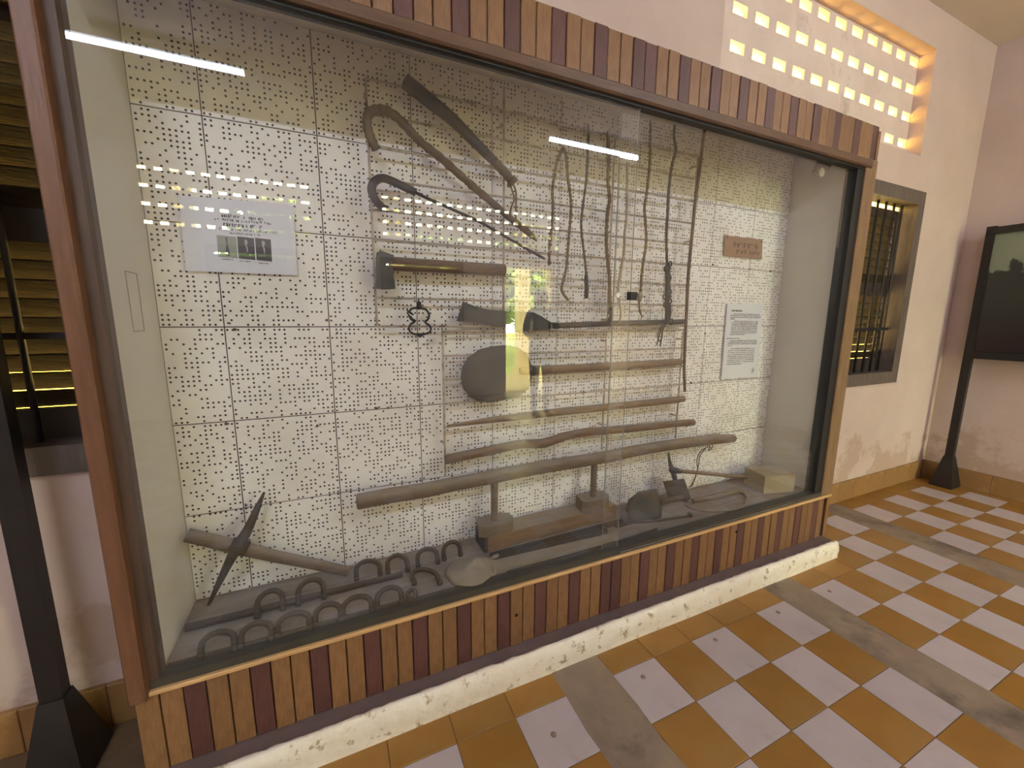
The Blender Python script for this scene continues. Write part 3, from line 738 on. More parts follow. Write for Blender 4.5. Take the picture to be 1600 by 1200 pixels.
# dark dings at tile corners
for px, py, pz in [(-0.905, 0.332, 0.98), (-0.941, 0.332, 0.978), (-1.376, 0.332, 1.291), (-1.364, 0.332, 1.271), (-1.091, 0.332, 1.302), (-1.065, 0.332, 1.258), (0.747, 0.332, 1.593), (1.03, 0.332, 1.586), (1.208, 0.332, 1.585), (0.728, 0.332, 1.241), (0.658, 0.332, 0.98), (1.037, 0.332, 0.607), (-1.381, 0.332, 0.682), (-1.415, 0.332, 0.968), (-1.144, 0.332, 0.935), (-0.962, 0.332, 0.635), (-0.902, 0.332, 0.629)]:
    MB().tube([(px, py, pz), (px + random.uniform(-.012, .012), py - 0.002, pz + random.uniform(-.008, .006))], [0.006, 0.002], 6).build('chipped_spot', M['plaque_ink'], case)
# sliding panes
def pane(x0, x1, y0, y1, z0, z1):
    m = MB(); m.box(x0, x1, y0, y1, z0, z1)
    m.mi = [1, 1, 0, 1, 0, 1]
    return m.build('glass_pane', [M['glass'], M['pane_edge']], case)


pane(-1.556, -0.050, 0.014, 0.019, 0.370, 2.040)
pane(-0.118, 1.300, 0.028, 0.033, 0.370, 2.040)
# showcase lock on the overlap of the panes
MB().cham((-0.068, 0.008, 1.398)[0], (-0.032, 0.008, 1.399)[0], -0.004, 0.0135, (-0.049, 0.008, 1.382)[2], (-0.051, 0.008, 1.412)[2], 0.003, 'y-').build('pane_lock', M['lock_black'], case, label='small black pane lock')
c_ = (-0.036, 0.004, 1.401)
MB().tube([(c_[0] + 0.008 * math.cos(q / 10 * 6.283), c_[1], c_[2] + 0.011 * math.sin(q / 10 * 6.283)) for q in range(10)], 0.0022, 6, closed=True).build('lock_ring', M['lock_black'], case)
c_ = (-0.112, 0.012, 1.399)
MB().lathe([(0.009, -0.004), (0.010, 0.0), (0.010, 0.0015)], c_, 14, 'y').build('lock_plate', M['lock_white'], case, label='small white lock plate')
# black discs standing in for holes in the lower cladding, their dark depth painted
for q in [(-0.518, 0, 0.225), (0.665, 0, 0.291)]:
    MB().lathe([(0.007, -0.0008), (0.007, 0.0015)], q, 14, 'y').build('hole_disc', M['hole'], case)

# whitewashed kerb in front of the plinth
m = MB(); n = 120; xa, xb = -1.75, 1.432; prof = [(-0.046, 0.0), (-0.046, 0.096), (-0.051, 0.105), (-0.059, 0.109), (-0.068, 0.103), (-0.075, 0.082), (-0.077, 0.05), (-0.073, 0.018), (-0.074, 0.0)]
rg = random.Random(3); np_ = len(prof); wob = [[0] * np_ for _ in range(n + 1)]
vs = []
for k in range(n + 1):
    x = xa + (xb - xa) * k / n
    s_ = 1.0 - 0.10 * max(0, (x - 0.4)) / 1.0
    for q, (yy, zz) in enumerate(prof):
        r = rg.uniform(-0.0018, 0.0018) if 0 < q < np_ - 1 else 0
        vs.append((x + (rg.uniform(-.006, .004) if k == n else 0), yy + r * (q > 1) + 0.0012 * math.sin(x * 9 + q), zz * s_ + (r if q > 0 else 0)))
fs = [(k * np_ + q, k * np_ + q + 1, (k + 1) * np_ + q + 1, (k + 1) * np_ + q) for k in range(n) for q in range(np_ - 1)]
fs += [tuple(range(np_)), tuple(n * np_ + q for q in range(np_ - 1, -1, -1))]
m.add(vs, fs)
m.build('kerb', M['curb'], None, True, label='whitewashed rough kerb along the foot of the display case', cat='kerb')

# ================================================================ racks on the back of the case
YR = 0.286
rk = thing('metal_rack', 'large pale metal rod rack behind the ropes and canes', 'rack', (-0.19, YB, 1.28))
for z in (2.067, 1.967, 1.867, 1.768, 1.670, 1.572, 1.477, 1.380, 1.281):
    MB().tube([(-0.936, YR, z), (0.545, YR, z)], 0.0042, 7).build('rod', M['rod_white'], rk, True)
for x, a, b in ((-0.934, 1.278, 2.07), (-0.450, 1.278, 2.15), (0.06, 1.278, 2.07), (0.542, 1.278, 2.07)):
    MB().tube([(x, YR + 0.006, a), (x, YR + 0.006, b)], 0.0042, 7).build('upright', M['rod_white'], rk, True)
for x in (-0.934, -0.45, 0.06, 0.542):
    for z in (2.03, 1.69, 1.31):
        MB().tube([(x, YR + 0.005, z), (x, YB + 0.002, z)], 0.005, 6).build('standoff', M['rod_white'], rk, True)
rk2 = thing('metal_rack', 'lower pale metal rod rack holding the wooden poles', 'rack', (-0.09, YB, 0.77))
for z in (1.262, 1.170, 1.078, 0.985, 0.892, 0.775):
    MB().tube([(-0.703, YR, z), (0.534, YR, z)], 0.0042, 7).build('rod', M['rod_white'], rk2, True)
for x in (-0.700, 0.06, 0.530):
    MB().tube([(x, YR + 0.006, 0.70), (x, YR + 0.006, 1.266)], 0.0042, 7).build('upright', M['rod_white'], rk2, True)
    for z in (0.82, 1.215):
        MB().tube([(x, YR + 0.005, z), (x, YB + 0.002, z)], 0.005, 6).build('standoff', M['rod_white'], rk2, True)


def wire(parent, p, r, axis='x'):
    """tie wire looped round a thing at p"""
    p = Vector(p); n = 10; ps = []
    for q in range(n):
        a = q / n * 6.283
        ps.append(p + (Vector((0.15 * r * math.sin(a), math.cos(a) * r, math.sin(a) * r)) if axis == 'x' else Vector((math.cos(a) * r, math.sin(a) * r, 0.1 * r * math.sin(a)))))
    MB().tube(ps, 0.0016, 5, closed=True).build('tie_wire', M['iron'], parent, True)


TS = 1.28
# black club, thick end up, braided grip with a strap
t = thing('club', 'thick black club hung diagonally with a looped wrist strap', 'club', (-0.432, 0.256, 1.819))
p = spline([(-0.816, 0.256, 2.072), (-0.78, 0.256, 2.053), (-0.734, 0.256, 2.028), (-0.662, 0.256, 1.989), (-0.593, 0.256, 1.94), (-0.529, 0.256, 1.894)], 5)
MB().tube([p[0] - (p[1] - p[0]) * 0.4] + p, [0.008] + lerps([0.0185, 0.0185, 0.0180, 0.0165, 0.0148, 0.0135], len(p)), 14).build('shaft', M['black_leather'], t, True)
p = spline([(-0.529, 0.256, 1.894), (-0.504, 0.256, 1.877), (-0.468, 0.256, 1.849), (-0.432, 0.256, 1.819)], 6)
MB().tube(p, [0.0122 + 0.0016 * (k % 3 == 0) for k in range(len(p))], 12).build('grip', M['rope_dark'], t, True)
p = [(-0.437, 0.256, 1.822), (-0.424, 0.256, 1.811)]
MB().tube(p, [0.0165, 0.0165], 12).build('pommel', M['cane'], t, True)
MB().tube(spline([(-0.442, 0.256, 1.811), (-0.429, 0.256, 1.781), (-0.423, 0.256, 1.754), (-0.436, 0.256, 1.721), (-0.433, 0.27, 1.68)], 6), 0.0026, 6).build('strap', M['rope'], t, True)
MB().tube(spline([(-0.431, 0.252, 1.813), (-0.417, 0.252, 1.781), (-0.417, 0.252, 1.731), (-0.417, 0.252, 1.667)], 6), 0.0026, 6).build('strap', M['rope'], t, True)

# brown spiral-ribbed walking cane with a crook
t = thing('walking_cane', 'brown spiral ribbed walking cane with a curved crook', 'cane', (-0.323, 0.262, 1.615))
p = spline([(-0.913, 0.262, 1.852), (-0.926, 0.262, 1.877), (-0.936, 0.262, 1.906), (-0.938, 0.262, 1.937), (-0.928, 0.262, 1.958), (-0.904, 0.262, 1.971), (-0.876, 0.262, 1.974), (-0.84, 0.262, 1.958), (-0.802, 0.262, 1.926), (-0.762, 0.262, 1.895), (-0.71, 0.262, 1.865), (-0.656, 0.262, 1.83), (-0.593, 0.262, 1.788), (-0.527, 0.262, 1.746), (-0.455, 0.262, 1.7), (-0.396, 0.262, 1.664)], 6)
MB().tube(p, [r * (1.0 + (0.13 if (k % 4) < 2 else -0.02)) for k, r in enumerate(lerps([0.0112, 0.0112, 0.0112, 0.0108, 0.0104, 0.0098, 0.009], len(p)))], 10).build('shaft', M['cane'], t, True)
MB().tube([(-0.396, 0.262, 1.664), (-0.368, 0.262, 1.65), (-0.34, 0.262, 1.631), (-0.32, 0.262, 1.613)], [0.009, 0.0105, 0.0075, 0.002], 10).build('ferrule', M['cane'], t, True)
for q in [(-0.904, 0.262, 1.972), (-0.937, 0.262, 1.93), (-0.71, 0.262, 1.865)]: wire(t, q, 0.0135, 'z')

# black crook with a long thin rod
t = thing('hooked_cane', 'black hooked cane tapering to a long thin rod', 'cane', (-0.287, 0.262, 1.552))
p = spline([(-0.882, 0.262, 1.671), (-0.903, 0.262, 1.676), (-0.922, 0.262, 1.694), (-0.933, 0.262, 1.719), (-0.93, 0.262, 1.741), (-0.915, 0.262, 1.759), (-0.893, 0.262, 1.766), (-0.864, 0.262, 1.76), (-0.827, 0.262, 1.748), (-0.789, 0.262, 1.735)], 6)
MB().tube(p, lerps([0.008, 0.0105, 0.0108, 0.0108, 0.0105, 0.0100], len(p)), 12).build('crook', M['iron'], t, True)
MB().tube(spline([(-0.791, 0.262, 1.736), (-0.75, 0.262, 1.721), (-0.7, 0.262, 1.706), (-0.63, 0.262, 1.685), (-0.562, 0.262, 1.664), (-0.454, 0.262, 1.619), (-0.373, 0.262, 1.585), (-0.287, 0.262, 1.55)], 4), 0.0042, 8).build('rod', M['iron'], t, True)
for q in [(-0.893, 0.262, 1.766), (-0.778, 0.262, 1.732)]: wire(t, q, 0.012, 'z')

# axe
t = thing('axe', 'axe with flared iron head and straight wooden handle', 'axe', (-0.903, 0.265, 1.412))
MB().prism([(-0.927, 0.252, 1.528), (-0.91, 0.252, 1.533), (-0.877, 0.252, 1.523), (-0.876, 0.252, 1.468), (-0.871, 0.252, 1.411), (-0.905, 0.252, 1.408), (-0.935, 0.252, 1.41), (-0.931, 0.252, 1.463), (-0.93, 0.252, 1.499)], (0, 0.026, 0)).build('head', M['iron_blade'], t)
p = [(-0.879, 0.265, 1.495), (-0.773, 0.265, 1.496), (-0.632, 0.265, 1.496), (-0.455, 0.265, 1.496)]
MB().tube(p, [0.0185, 0.0172, 0.0168, 0.0172], 12, squash=0.7).build('handle', M['brown_wood'], t, True)

TS = 1.0
# figure-of-eight shackle
t = thing('double_shackle', 'black iron figure of eight shackle with an open clasp', 'shackle', (-0.789, 0.27, 1.249))


MB().tube(spline([(-0.823, 0.27, 1.337), (-0.811, 0.27, 1.345), (-0.788, 0.27, 1.346), (-0.765, 0.27, 1.342), (-0.754, 0.27, 1.325), (-0.757, 0.27, 1.308), (-0.769, 0.27, 1.297), (-0.753, 0.27, 1.285), (-0.748, 0.27, 1.27), (-0.758, 0.27, 1.258), (-0.787, 0.27, 1.251), (-0.816, 0.27, 1.257), (-0.827, 0.27, 1.272), (-0.82, 0.27, 1.289), (-0.806, 0.27, 1.297)], 5), 0.0040, 8).build('ring', M['iron'], t, True)
MB().tube([(-0.804, 0.266, 1.298), (-0.819, 0.266, 1.309), (-0.831, 0.266, 1.328)], [0.006, 0.0055, 0.002], 8).build('clasp', M['iron'], t, True)
MB().tube([(-0.835, 0.262, 1.339), (-0.824, 0.262, 1.331), (-0.811, 0.262, 1.322)], [0.0025, 0.0045, 0.003], 8).build('clasp', M['iron'], t, True)
MB().tube([(-0.788, 0.266, 1.343), (-0.789, 0.266, 1.361), (-0.789, 0.266, 1.37)], [0.009, 0.0085, 0.006], 8).build('hinge', M['iron'], t, True)
MB().tube([(-0.79, 0.266, 1.367), (-0.79, 0.266, 1.38)], [0.0025, 0.0015], 6).build('pin', M['iron'], t, True)
MB().tube([(-0.803, 0.268, 1.254), (-0.788, 0.268, 1.249), (-0.773, 0.268, 1.255)], [0.004, 0.0085, 0.004], 8).build('hinge', M['iron'], t, True)

# long-bladed hoe
t = thing('long_hoe', 'long grey iron blade with collar on a dark straight shaft', 'hoe', (0.497, 0.272, 1.301))
MB().prism([(-0.624, 0.27, 1.374), (-0.575, 0.27, 1.356), (-0.525, 0.27, 1.346), (-0.455, 0.27, 1.341), (-0.38, 0.27, 1.34), (-0.325, 0.27, 1.337), (-0.289, 0.27, 1.322), (-0.244, 0.27, 1.298), (-0.243, 0.27, 1.267), (-0.324, 0.27, 1.264), (-0.379, 0.27, 1.264), (-0.477, 0.27, 1.281), (-0.588, 0.27, 1.295), (-0.649, 0.27, 1.301)], (0, 0.006, 0)).build('blade', M['iron_blade'], t)
MB().tube([(-0.254, 0.272, 1.283), (-0.239, 0.272, 1.283), (-0.214, 0.272, 1.283)], [0.0135, 0.0148, 0.0138], 10).build('collar', M['iron'], t, True)
p = [(-0.221, 0.272, 1.283), (-0.07, 0.272, 1.288), (0.103, 0.272, 1.294), (0.309, 0.272, 1.298), (0.501, 0.272, 1.302)]
MB().tube(p, 0.0125, 10).build('shaft', M['iron_blade'], t, True)
for q in [(0.422, 0.272, 1.3), (0.067, 0.272, 1.293)]: wire(t, q, 0.0142)

TS = 1.22
# round shovel
t = thing('round_shovel', 'round bladed shovel with a brown wooden pole handle', 'shovel', (0.48, 0.262, 1.103))
out = [(-0.641, 0.258, 1.087), (-0.634, 0.258, 1.129), (-0.609, 0.258, 1.165), (-0.562, 0.258, 1.194), (-0.509, 0.258, 1.204), (-0.46, 0.258, 1.207), (-0.404, 0.258, 1.199), (-0.358, 0.258, 1.17), (-0.337, 0.258, 1.119), (-0.336, 0.258, 1.071), (-0.35, 0.258, 1.026), (-0.391, 0.258, 0.994), (-0.459, 0.258, 0.985), (-0.518, 0.258, 0.981), (-0.564, 0.258, 0.985), (-0.608, 0.258, 1.01), (-0.633, 0.258, 1.047)]
m = MB(); n = len(out); c0 = sum((Vector(o) for o in out), Vector()) / n
rim = [Vector(o) for o in out]; mid = [c0 + (r - c0) * 0.55 + Vector((0, 0.012, 0)) for r in rim]
vs = rim + mid + [c0 + Vector((0, 0.016, 0))]
fs = [(k, (k + 1) % n, n + (k + 1) % n, n + k) for k in range(n)] + [(n + k, n + (k + 1) % n, 2 * n) for k in range(n)]
o_ = len(vs); vs = vs + [v + Vector((0, 0.0025, 0)) for v in vs]
fs = fs + [tuple(i + o_ for i in reversed(f)) for f in fs] + [((k + 1) % n, k, k + o_, (k + 1) % n + o_) for k in range(n)]
m.add(vs, fs); m.build('blade', M['iron_blade'], t, True)
MB().tube([(-0.39, 0.262, 1.101), (-0.325, 0.262, 1.102)], [0.011, 0.0165], 10).build('socket', M['iron_blade'], t, True)
p = spline([(-0.349, 0.262, 1.102), (-0.184, 0.262, 1.101), (0.017, 0.262, 1.102), (0.237, 0.262, 1.102), (0.493, 0.262, 1.105)], 3)
MB().tube(p, lerps([0.0148, 0.0142, 0.0140, 0.0138], len(p)), 12).build('handle', M['bamboo'], t, True)
for q in [(-0.011, 0.262, 1.102), (0.45, 0.262, 1.104)]: wire(t, q, 0.0155)

# poles on the lower rack
t = thing('wooden_pole', 'straight brown wooden pole sharpened to a thin point', 'pole', (0.525, 0.262, 0.912))
p = spline([(-0.696, 0.262, 0.903), (-0.603, 0.262, 0.906), (-0.494, 0.262, 0.909), (-0.334, 0.262, 0.911), (-0.145, 0.262, 0.914), (0.062, 0.262, 0.912), (0.29, 0.262, 0.913), (0.533, 0.262, 0.915)], 3)
MB().tube(p, lerps([0.003, 0.006, 0.0105, 0.0125, 0.0135, 0.0138, 0.0138, 0.0135], len(p)), 12).build('shaft', M['bamboo'], t, True)
for q in [(0.07, 0.262, 0.911), (0.49, 0.262, 0.915)]: wire(t, q, 0.015)
t = thing('wooden_pole', 'crooked brown wooden pole tied to the lower rack', 'pole', (0.615, 0.262, 0.783))
p = spline([(-0.706, 0.262, 0.768), (-0.604, 0.262, 0.775), (-0.494, 0.262, 0.782), (-0.387, 0.262, 0.79), (-0.27, 0.262, 0.781), (-0.158, 0.262, 0.8), (-0.039, 0.262, 0.806), (0.087, 0.262, 0.799), (0.26, 0.262, 0.793), (0.424, 0.262, 0.791), (0.615, 0.262, 0.783)], 4)
MB().tube(p, lerps([0.0155, 0.016, 0.0155, 0.0160, 0.0165, 0.0150, 0.0150, 0.0155, 0.0150, 0.0150, 0.0145], len(p)), 12).build('shaft', M['brown_wood'], t, True)
for q in [(-0.68, 0.262, 0.77), (0.569, 0.262, 0.784)]: wire(t, q, 0.0175)

# heavy beam on two screw posts
bm_ = thing('wooden_beam', 'heavy round wooden beam tied to rack above two posts', 'beam', (-1.039, 0.25, 0.657))
p = spline([(-1.036, 0.25, 0.661), (-1.017, 0.25, 0.661), (-0.919, 0.25, 0.664), (-0.789, 0.25, 0.662), (-0.688, 0.25, 0.667), (-0.541, 0.25, 0.67), (-0.337, 0.25, 0.677), (-0.145, 0.25, 0.677), (0.048, 0.25, 0.677), (0.257, 0.25, 0.684), (0.491, 0.25, 0.684), (0.74, 0.25, 0.676), (0.89, 0.25, 0.667)], 3)
MB().tube(p, [0.017] + lerps([0.0232, 0.0235, 0.0235, 0.0232, 0.0225, 0.0220, 0.0205], len(p) - 1), 14).build('shaft', M['old_wood'], bm_, True)
p = [(0.885, 0.25, 0.667), (0.921, 0.25, 0.665), (0.937, 0.25, 0.663)]
MB().tube(p, [0.0203, 0.017, 0.008], 12).build('end', M['old_wood'], bm_, True)
for q in [(-0.681, 0.25, 0.666), (0.059, 0.25, 0.679), (0.567, 0.25, 0.68), (0.74, 0.25, 0.676)]: wire(bm_, q, 0.0245)
# screw posts: threaded wooden posts standing on shaped blocks, under the beam
for (base, top, lab) in (((-0.506, 0.25, 0.481), (-0.51, 0.25, 0.651), 'wooden screw post on a block behind the long timber'),
                         ((-0.01, 0.25, 0.495), (-0.023, 0.25, 0.657), 'wooden screw post on a block near the pane overlap')):
    x, y, zb = base; zt = top[2]
    t = thing('screw_post', lab, 'post', (x, y, 0.4355))
    pts = []; rr = []
    k = 0
    z = zb - 0.005
    while z < zt:
        pts.append((x, y, z)); rr.append(0.0128 if k % 2 else 0.0112); z += 0.004; k += 1
    MB().tube(pts, rr, 12).build('post', M['old_wood'], t, True)
    m = MB(); zb0 = 0.4355; h = zb - zb0; hw = 0.080
    poly = [(-hw, -0.030), (-hw * 0.7, -0.046), (0.02, -0.050), (hw * 0.8, -0.038), (hw, -0.015), (hw, 0.03), (hw * 0.6, 0.050), (-hw * 0.8, 0.046)]
    m.prism([(x + a, y + b, zb0) for a, b in poly], (0, 0, h)); m.build('block', M['old_wood'], t)

TS = 1.22
# ropes and whips hanging from the rack
def hang(name, label, cat, pts, r, mt, y=0.262, braid=0.0, tag_end=None):
    t = thing(name, label, cat, pts[-1])
    p = spline(pts, 6)
    MB().tube(p, [r * (1 + (braid if k % 2 else -braid)) for k in range(len(p))], 8).build('cord', mt, t, True)
    return t


t = hang('braided_rope', 'doubled brown braided rope hung by its loop', 'rope', [(-0.263, 0.262, 1.524), (-0.262, 0.262, 1.611), (-0.253, 0.262, 1.685), (-0.251, 0.262, 1.757), (-0.255, 0.262, 1.804), (-0.25, 0.262, 1.852), (-0.238, 0.262, 1.919), (-0.222, 0.262, 1.954), (-0.21, 0.262, 1.97), (-0.198, 0.262, 1.949), (-0.185, 0.262, 1.861), (-0.17, 0.262, 1.791), (-0.167, 0.262, 1.73), (-0.172, 0.262, 1.668), (-0.176, 0.262, 1.605), (-0.18, 0.262, 1.529), (-0.192, 0.262, 1.477), (-0.202, 0.262, 1.438), (-0.193, 0.262, 1.415), (-0.167, 0.262, 1.387)], 0.0048, M['rope'], braid=0.22)
t = hang('leather_whip', 'grey braided whip ending in a thick dark handle', 'whip', [(-0.099, 0.262, 2.076), (-0.095, 0.262, 2.037), (-0.096, 0.262, 1.958), (-0.098, 0.262, 1.873), (-0.11, 0.262, 1.773), (-0.116, 0.262, 1.698), (-0.105, 0.262, 1.623), (-0.092, 0.262, 1.56), (-0.082, 0.262, 1.49)], 0.0042, M['rope_dark'], braid=0.15)
MB().tube([(-0.083, 0.262, 1.495), (-0.078, 0.262, 1.442), (-0.078, 0.262, 1.399)], [0.0065, 0.0078, 0.0072], 10).build('handle', M['iron'], t, True)
t = hang('hanging_rope', 'thick brown fibre rope with a knotted dark tip', 'rope', [(-0.001, 0.262, 2.07), (0.008, 0.262, 1.974), (0.01, 0.262, 1.875), (0.022, 0.262, 1.814), (0.013, 0.262, 1.736), (0.013, 0.262, 1.658), (0.02, 0.262, 1.593), (0.037, 0.262, 1.501), (0.045, 0.262, 1.419), (0.052, 0.262, 1.35)], 0.0062, M['rope'], braid=0.15)
MB().tube([(0.05, 0.259, 1.358), (0.043, 0.252, 1.342), (0.045, 0.246, 1.328), (0.04, 0.246, 1.311), (0.045, 0.246, 1.292)], [0.006, 0.0095, 0.0065, 0.0085, 0.003], 8).build('knot', M['iron'], t, True)
t = hang('hanging_rope', 'pale grey doubled rope behind the pane overlap', 'rope', [(0.105, 0.262, 1.964), (0.112, 0.262, 1.851), (0.115, 0.262, 1.747), (0.109, 0.262, 1.68), (0.111, 0.262, 1.608), (0.098, 0.262, 1.531), (0.086, 0.262, 1.434), (0.098, 0.262, 1.379)], 0.0045, M['rope_grey'], braid=0.12)
MB().tube(spline([(0.111, 0.262, 1.608), (0.102, 0.262, 1.518), (0.09, 0.262, 1.434), (0.11, 0.262, 1.337), (0.102, 0.262, 1.294)], 5), 0.0036, 7).build('cord', M['rope_grey'], t, True)
t = hang('hanging_rope', 'thin brown rope with a pale knot and loose tail', 'rope', [(0.22, 0.262, 2.153), (0.224, 0.262, 2.072), (0.227, 0.262, 1.97), (0.22, 0.262, 1.872), (0.212, 0.262, 1.797), (0.223, 0.262, 1.731), (0.232, 0.262, 1.65), (0.222, 0.262, 1.566), (0.216, 0.262, 1.495), (0.217, 0.262, 1.43)], 0.0050, M['rope'], braid=0.15)
MB().tube([(0.213, 0.258, 1.435), (0.211, 0.258, 1.413), (0.209, 0.258, 1.39)], [0.006, 0.011, 0.006], 10).build('knot', M['rope_grey'], t, True)
MB().tube([(0.187, 0.256, 1.412), (0.213, 0.256, 1.415), (0.242, 0.256, 1.416)], [0.003, 0.004, 0.002], 6).build('knot_end', M['rope_grey'], t, True)
MB().tube(spline([(0.208, 0.26, 1.393), (0.213, 0.26, 1.358), (0.222, 0.26, 1.338), (0.233, 0.26, 1.321)], 5), [0.004] * 10 + [0.003] * 6, 6).build('tail', M['rope'], t, True)
t = hang('chain_whip', 'black whip ending in knotted links and split tails', 'whip', [(0.356, 0.262, 2.16), (0.355, 0.262, 2.116), (0.37, 0.262, 2.058), (0.354, 0.262, 1.989), (0.345, 0.262, 1.894), (0.347, 0.262, 1.784), (0.349, 0.262, 1.687), (0.361, 0.262, 1.589), (0.367, 0.262, 1.569)], 0.0050, M['iron'], braid=0.12)
p = [(0.363, 0.259, 1.574), (0.358, 0.25, 1.55), (0.349, 0.24, 1.525), (0.356, 0.24, 1.503), (0.353, 0.24, 1.479), (0.357, 0.24, 1.457), (0.353, 0.24, 1.433), (0.364, 0.24, 1.419), (0.356, 0.24, 1.398), (0.364, 0.24, 1.375), (0.369, 0.24, 1.345), (0.367, 0.24, 1.316), (0.361, 0.24, 1.298)]
MB().tube(p, [0.005, 0.0115, 0.009, 0.0125, 0.0085, 0.0105, 0.0075, 0.012, 0.008, 0.0115, 0.012, 0.0105, 0.006], 10).build('knotted_links', M['black_leather'], t, True)
for q in [(0.358, 0.236, 1.565), (0.33, 0.236, 1.541), (0.367, 0.236, 1.439), (0.335, 0.236, 1.415), (0.372, 0.236, 1.396), (0.342, 0.236, 1.38)]:
    MB().tube([Vector(q) + Vector((0.008 * math.cos(a / 8 * 6.283), 0, 0.011 * math.sin(a / 8 * 6.283))) for a in range(8)], 0.0026, 6, closed=True).build('link', M['black_leather'], t, True)
for pp in ([(0.36, 0.24, 1.31), (0.335, 0.24, 1.274), (0.323, 0.24, 1.238), (0.311, 0.24, 1.194)], [(0.364, 0.24, 1.31), (0.344, 0.24, 1.265), (0.339, 0.24, 1.232), (0.333, 0.24, 1.187)], [(0.357, 0.24, 1.304), (0.317, 0.24, 1.256), (0.318, 0.24, 1.22), (0.333, 0.24, 1.208)]):
    MB().tube(spline(pp, 4), 0.0026, 6).build('tail', M['black_leather'], t, True)
t = thing('long_cane', 'long thin brown cane hung beside the brown plaque', 'cane', (0.539, 0.262, 0.951))
p = spline([(0.539, 0.262, 2.186), (0.529, 0.262, 2.07), (0.524, 0.262, 1.992), (0.514, 0.262, 1.873), (0.51, 0.262, 1.773), (0.505, 0.262, 1.627), (0.504, 0.262, 1.493), (0.509, 0.262, 1.372), (0.515, 0.262, 1.185), (0.524, 0.262, 1.057), (0.539, 0.262, 0.951)], 4)
MB().tube(p, lerps([0.0062, 0.0064, 0.0062, 0.0062, 0.0060, 0.0058], len(p)), 8).build('shaft', M['cane_dark'], t, True)
for q in [(0.524, 0.262, 1.973), (0.504, 0.262, 1.621), (0.513, 0.262, 1.248)]: wire(t, q, 0.0075, 'z')

TS = 1.0
# ---------------------------------------------------------------- notices
def rough_text(name, parent, corner, ux, uz, n_lines, mt, rg, start=0.0, y=-0.0006):
    """rows of small irregular letter strokes: lines = (x0, x1, z, height) in paper space"""
    for (a, b, zc, h) in n_lines:
        m = MB(); x = a
        while x < b:
            w = rg.uniform(0.5, 1.2) * h * 0.62
            if rg.random() < 0.12: x += w * 0.9; continue
            k = rg.choice((0, 1, 1, 2))
            o = lambda u, v: Vector(corner) + Vector(ux) * u + Vector(uz) * v + Vector((0, y, 0))
            hh = h * rg.uniform(0.7, 1.0); zz = zc - h / 2 + (h * 0.25 if rg.random() < 0.15 else 0)
            s_ = h * 0.2
            def bar(u0, u1, v0, v1):
                q = [o(u0, v0), o(u1, v0), o(u1, v1), o(u0, v1)]; m.prism(q, (0, 0.0004, 0))
            bar(x, x + s_, zz, zz + hh)
            if k: bar(x, min(b, x + w * 0.8), zz + hh - s_, zz + hh)
            if k == 2: bar(x + w * 0.8 - s_, x + w * 0.8, zz, zz + hh * 0.7)
            x += w
        if m.v: m.build(name, mt, parent)


rg = random.Random(11)
# left notice with three printed pictures (paper lies 2 mm off the boards)
YP = 0.3225
q = [(-1.464, 0.322, 1.659), (-1.168, 0.322, 1.667), (-1.173, 0.323, 1.447), (-1.468, 0.322, 1.446)]
tl, tr, br, bl = [Vector(v) for v in q]
t = thing('paper_notice', 'white laminated notice with three printed pictures of clubs', 'notice', bl)
MB().prism([tl, tr, br, bl], (0, 0.0025, 0)).build('sheet', M['paper'], t)
bl_o, ux, uz = bl, (br - bl), (tl - bl)
W = lambda u, v: bl + (br - bl) * u + (tl - bl) * v + Vector((0, -0.0008, 0))
rough_text('lettering', t, bl, br - bl, tl - bl, [(0.34, 0.70, 0.785, 0.042), (0.28, 0.76, 0.73, 0.036), (0.35, 0.70, 0.668, 0.05)], M['ink_dark'], rg)
rough_text('lettering', t, bl, br - bl, tl - bl, [(0.20, 0.84, 0.605, 0.034), (0.40, 0.66, 0.553, 0.026), (0.31, 0.41, 0.185, 0.02), (0.47, 0.57, 0.17, 0.02), (0.64, 0.73, 0.155, 0.02)], M['ink'], rg)
for k, (a, b) in enumerate(((0.285, 0.452), (0.462, 0.612), (0.622, 0.765))):
    ph = MB().prism([W(a, 0.515), W(b, 0.505), W(b, 0.205 - 0.01 * k), W(a, 0.215 - 0.01 * k)], (0, 0.0006, 0)).build('printed_picture', M['photo_grey'] if k == 0 else M['photo_dark'], t)
    c = (a + b) / 2
    shape = [(c - .012, .49), (c + .006, .485), (c + .008, .38), (c + .022, .27), (c + .018, .235), (c - .014, .235), (c - .016, .30), (c - .004, .40)] if k == 0 else \
            [(c - .01, .48), (c + .012, .47), (c + .016, .43), (c + .004, .40), (c + .014, .36), (c + .012, .30), (c + .004, .30), (c - .004, .38), (c - .014, .43)]
    MB().prism([W(u, v) + Vector((0, -0.0004, 0)) for u, v in shape], (0, 0.0005, 0)).build('printed_shape', M['photo_dark'] if k == 0 else M['photo_light'], ph)

# brown plaque
q = [Vector(v) for v in [(0.806, 0.321, 1.744), (1.096, 0.32, 1.746), (1.107, 0.32, 1.644), (0.812, 0.32, 1.643)]]
t = thing('wooden_plaque', 'small brown plaque with faded lettering and corner pins', 'plaque', q[3])
MB().prism(q, (0, 0.008, 0)).build('board', M['plaque'], t)
rough_text('lettering', t, q[3], q[2] - q[3], q[0] - q[3], [(0.22, 0.78, 0.62, 0.26), (0.08, 0.93, 0.27, 0.20)], M['plaque_ink'], rg)
for u, v in ((0.05, 0.9), (0.95, 0.9)):
    c = q[3] + (q[2] - q[3]) * u + (q[0] - q[3]) * v
    MB().lathe([(0.0035, -0.0025), (0.0045, 0.001)], c, 8, 'y').build('pin', M['iron'], t)

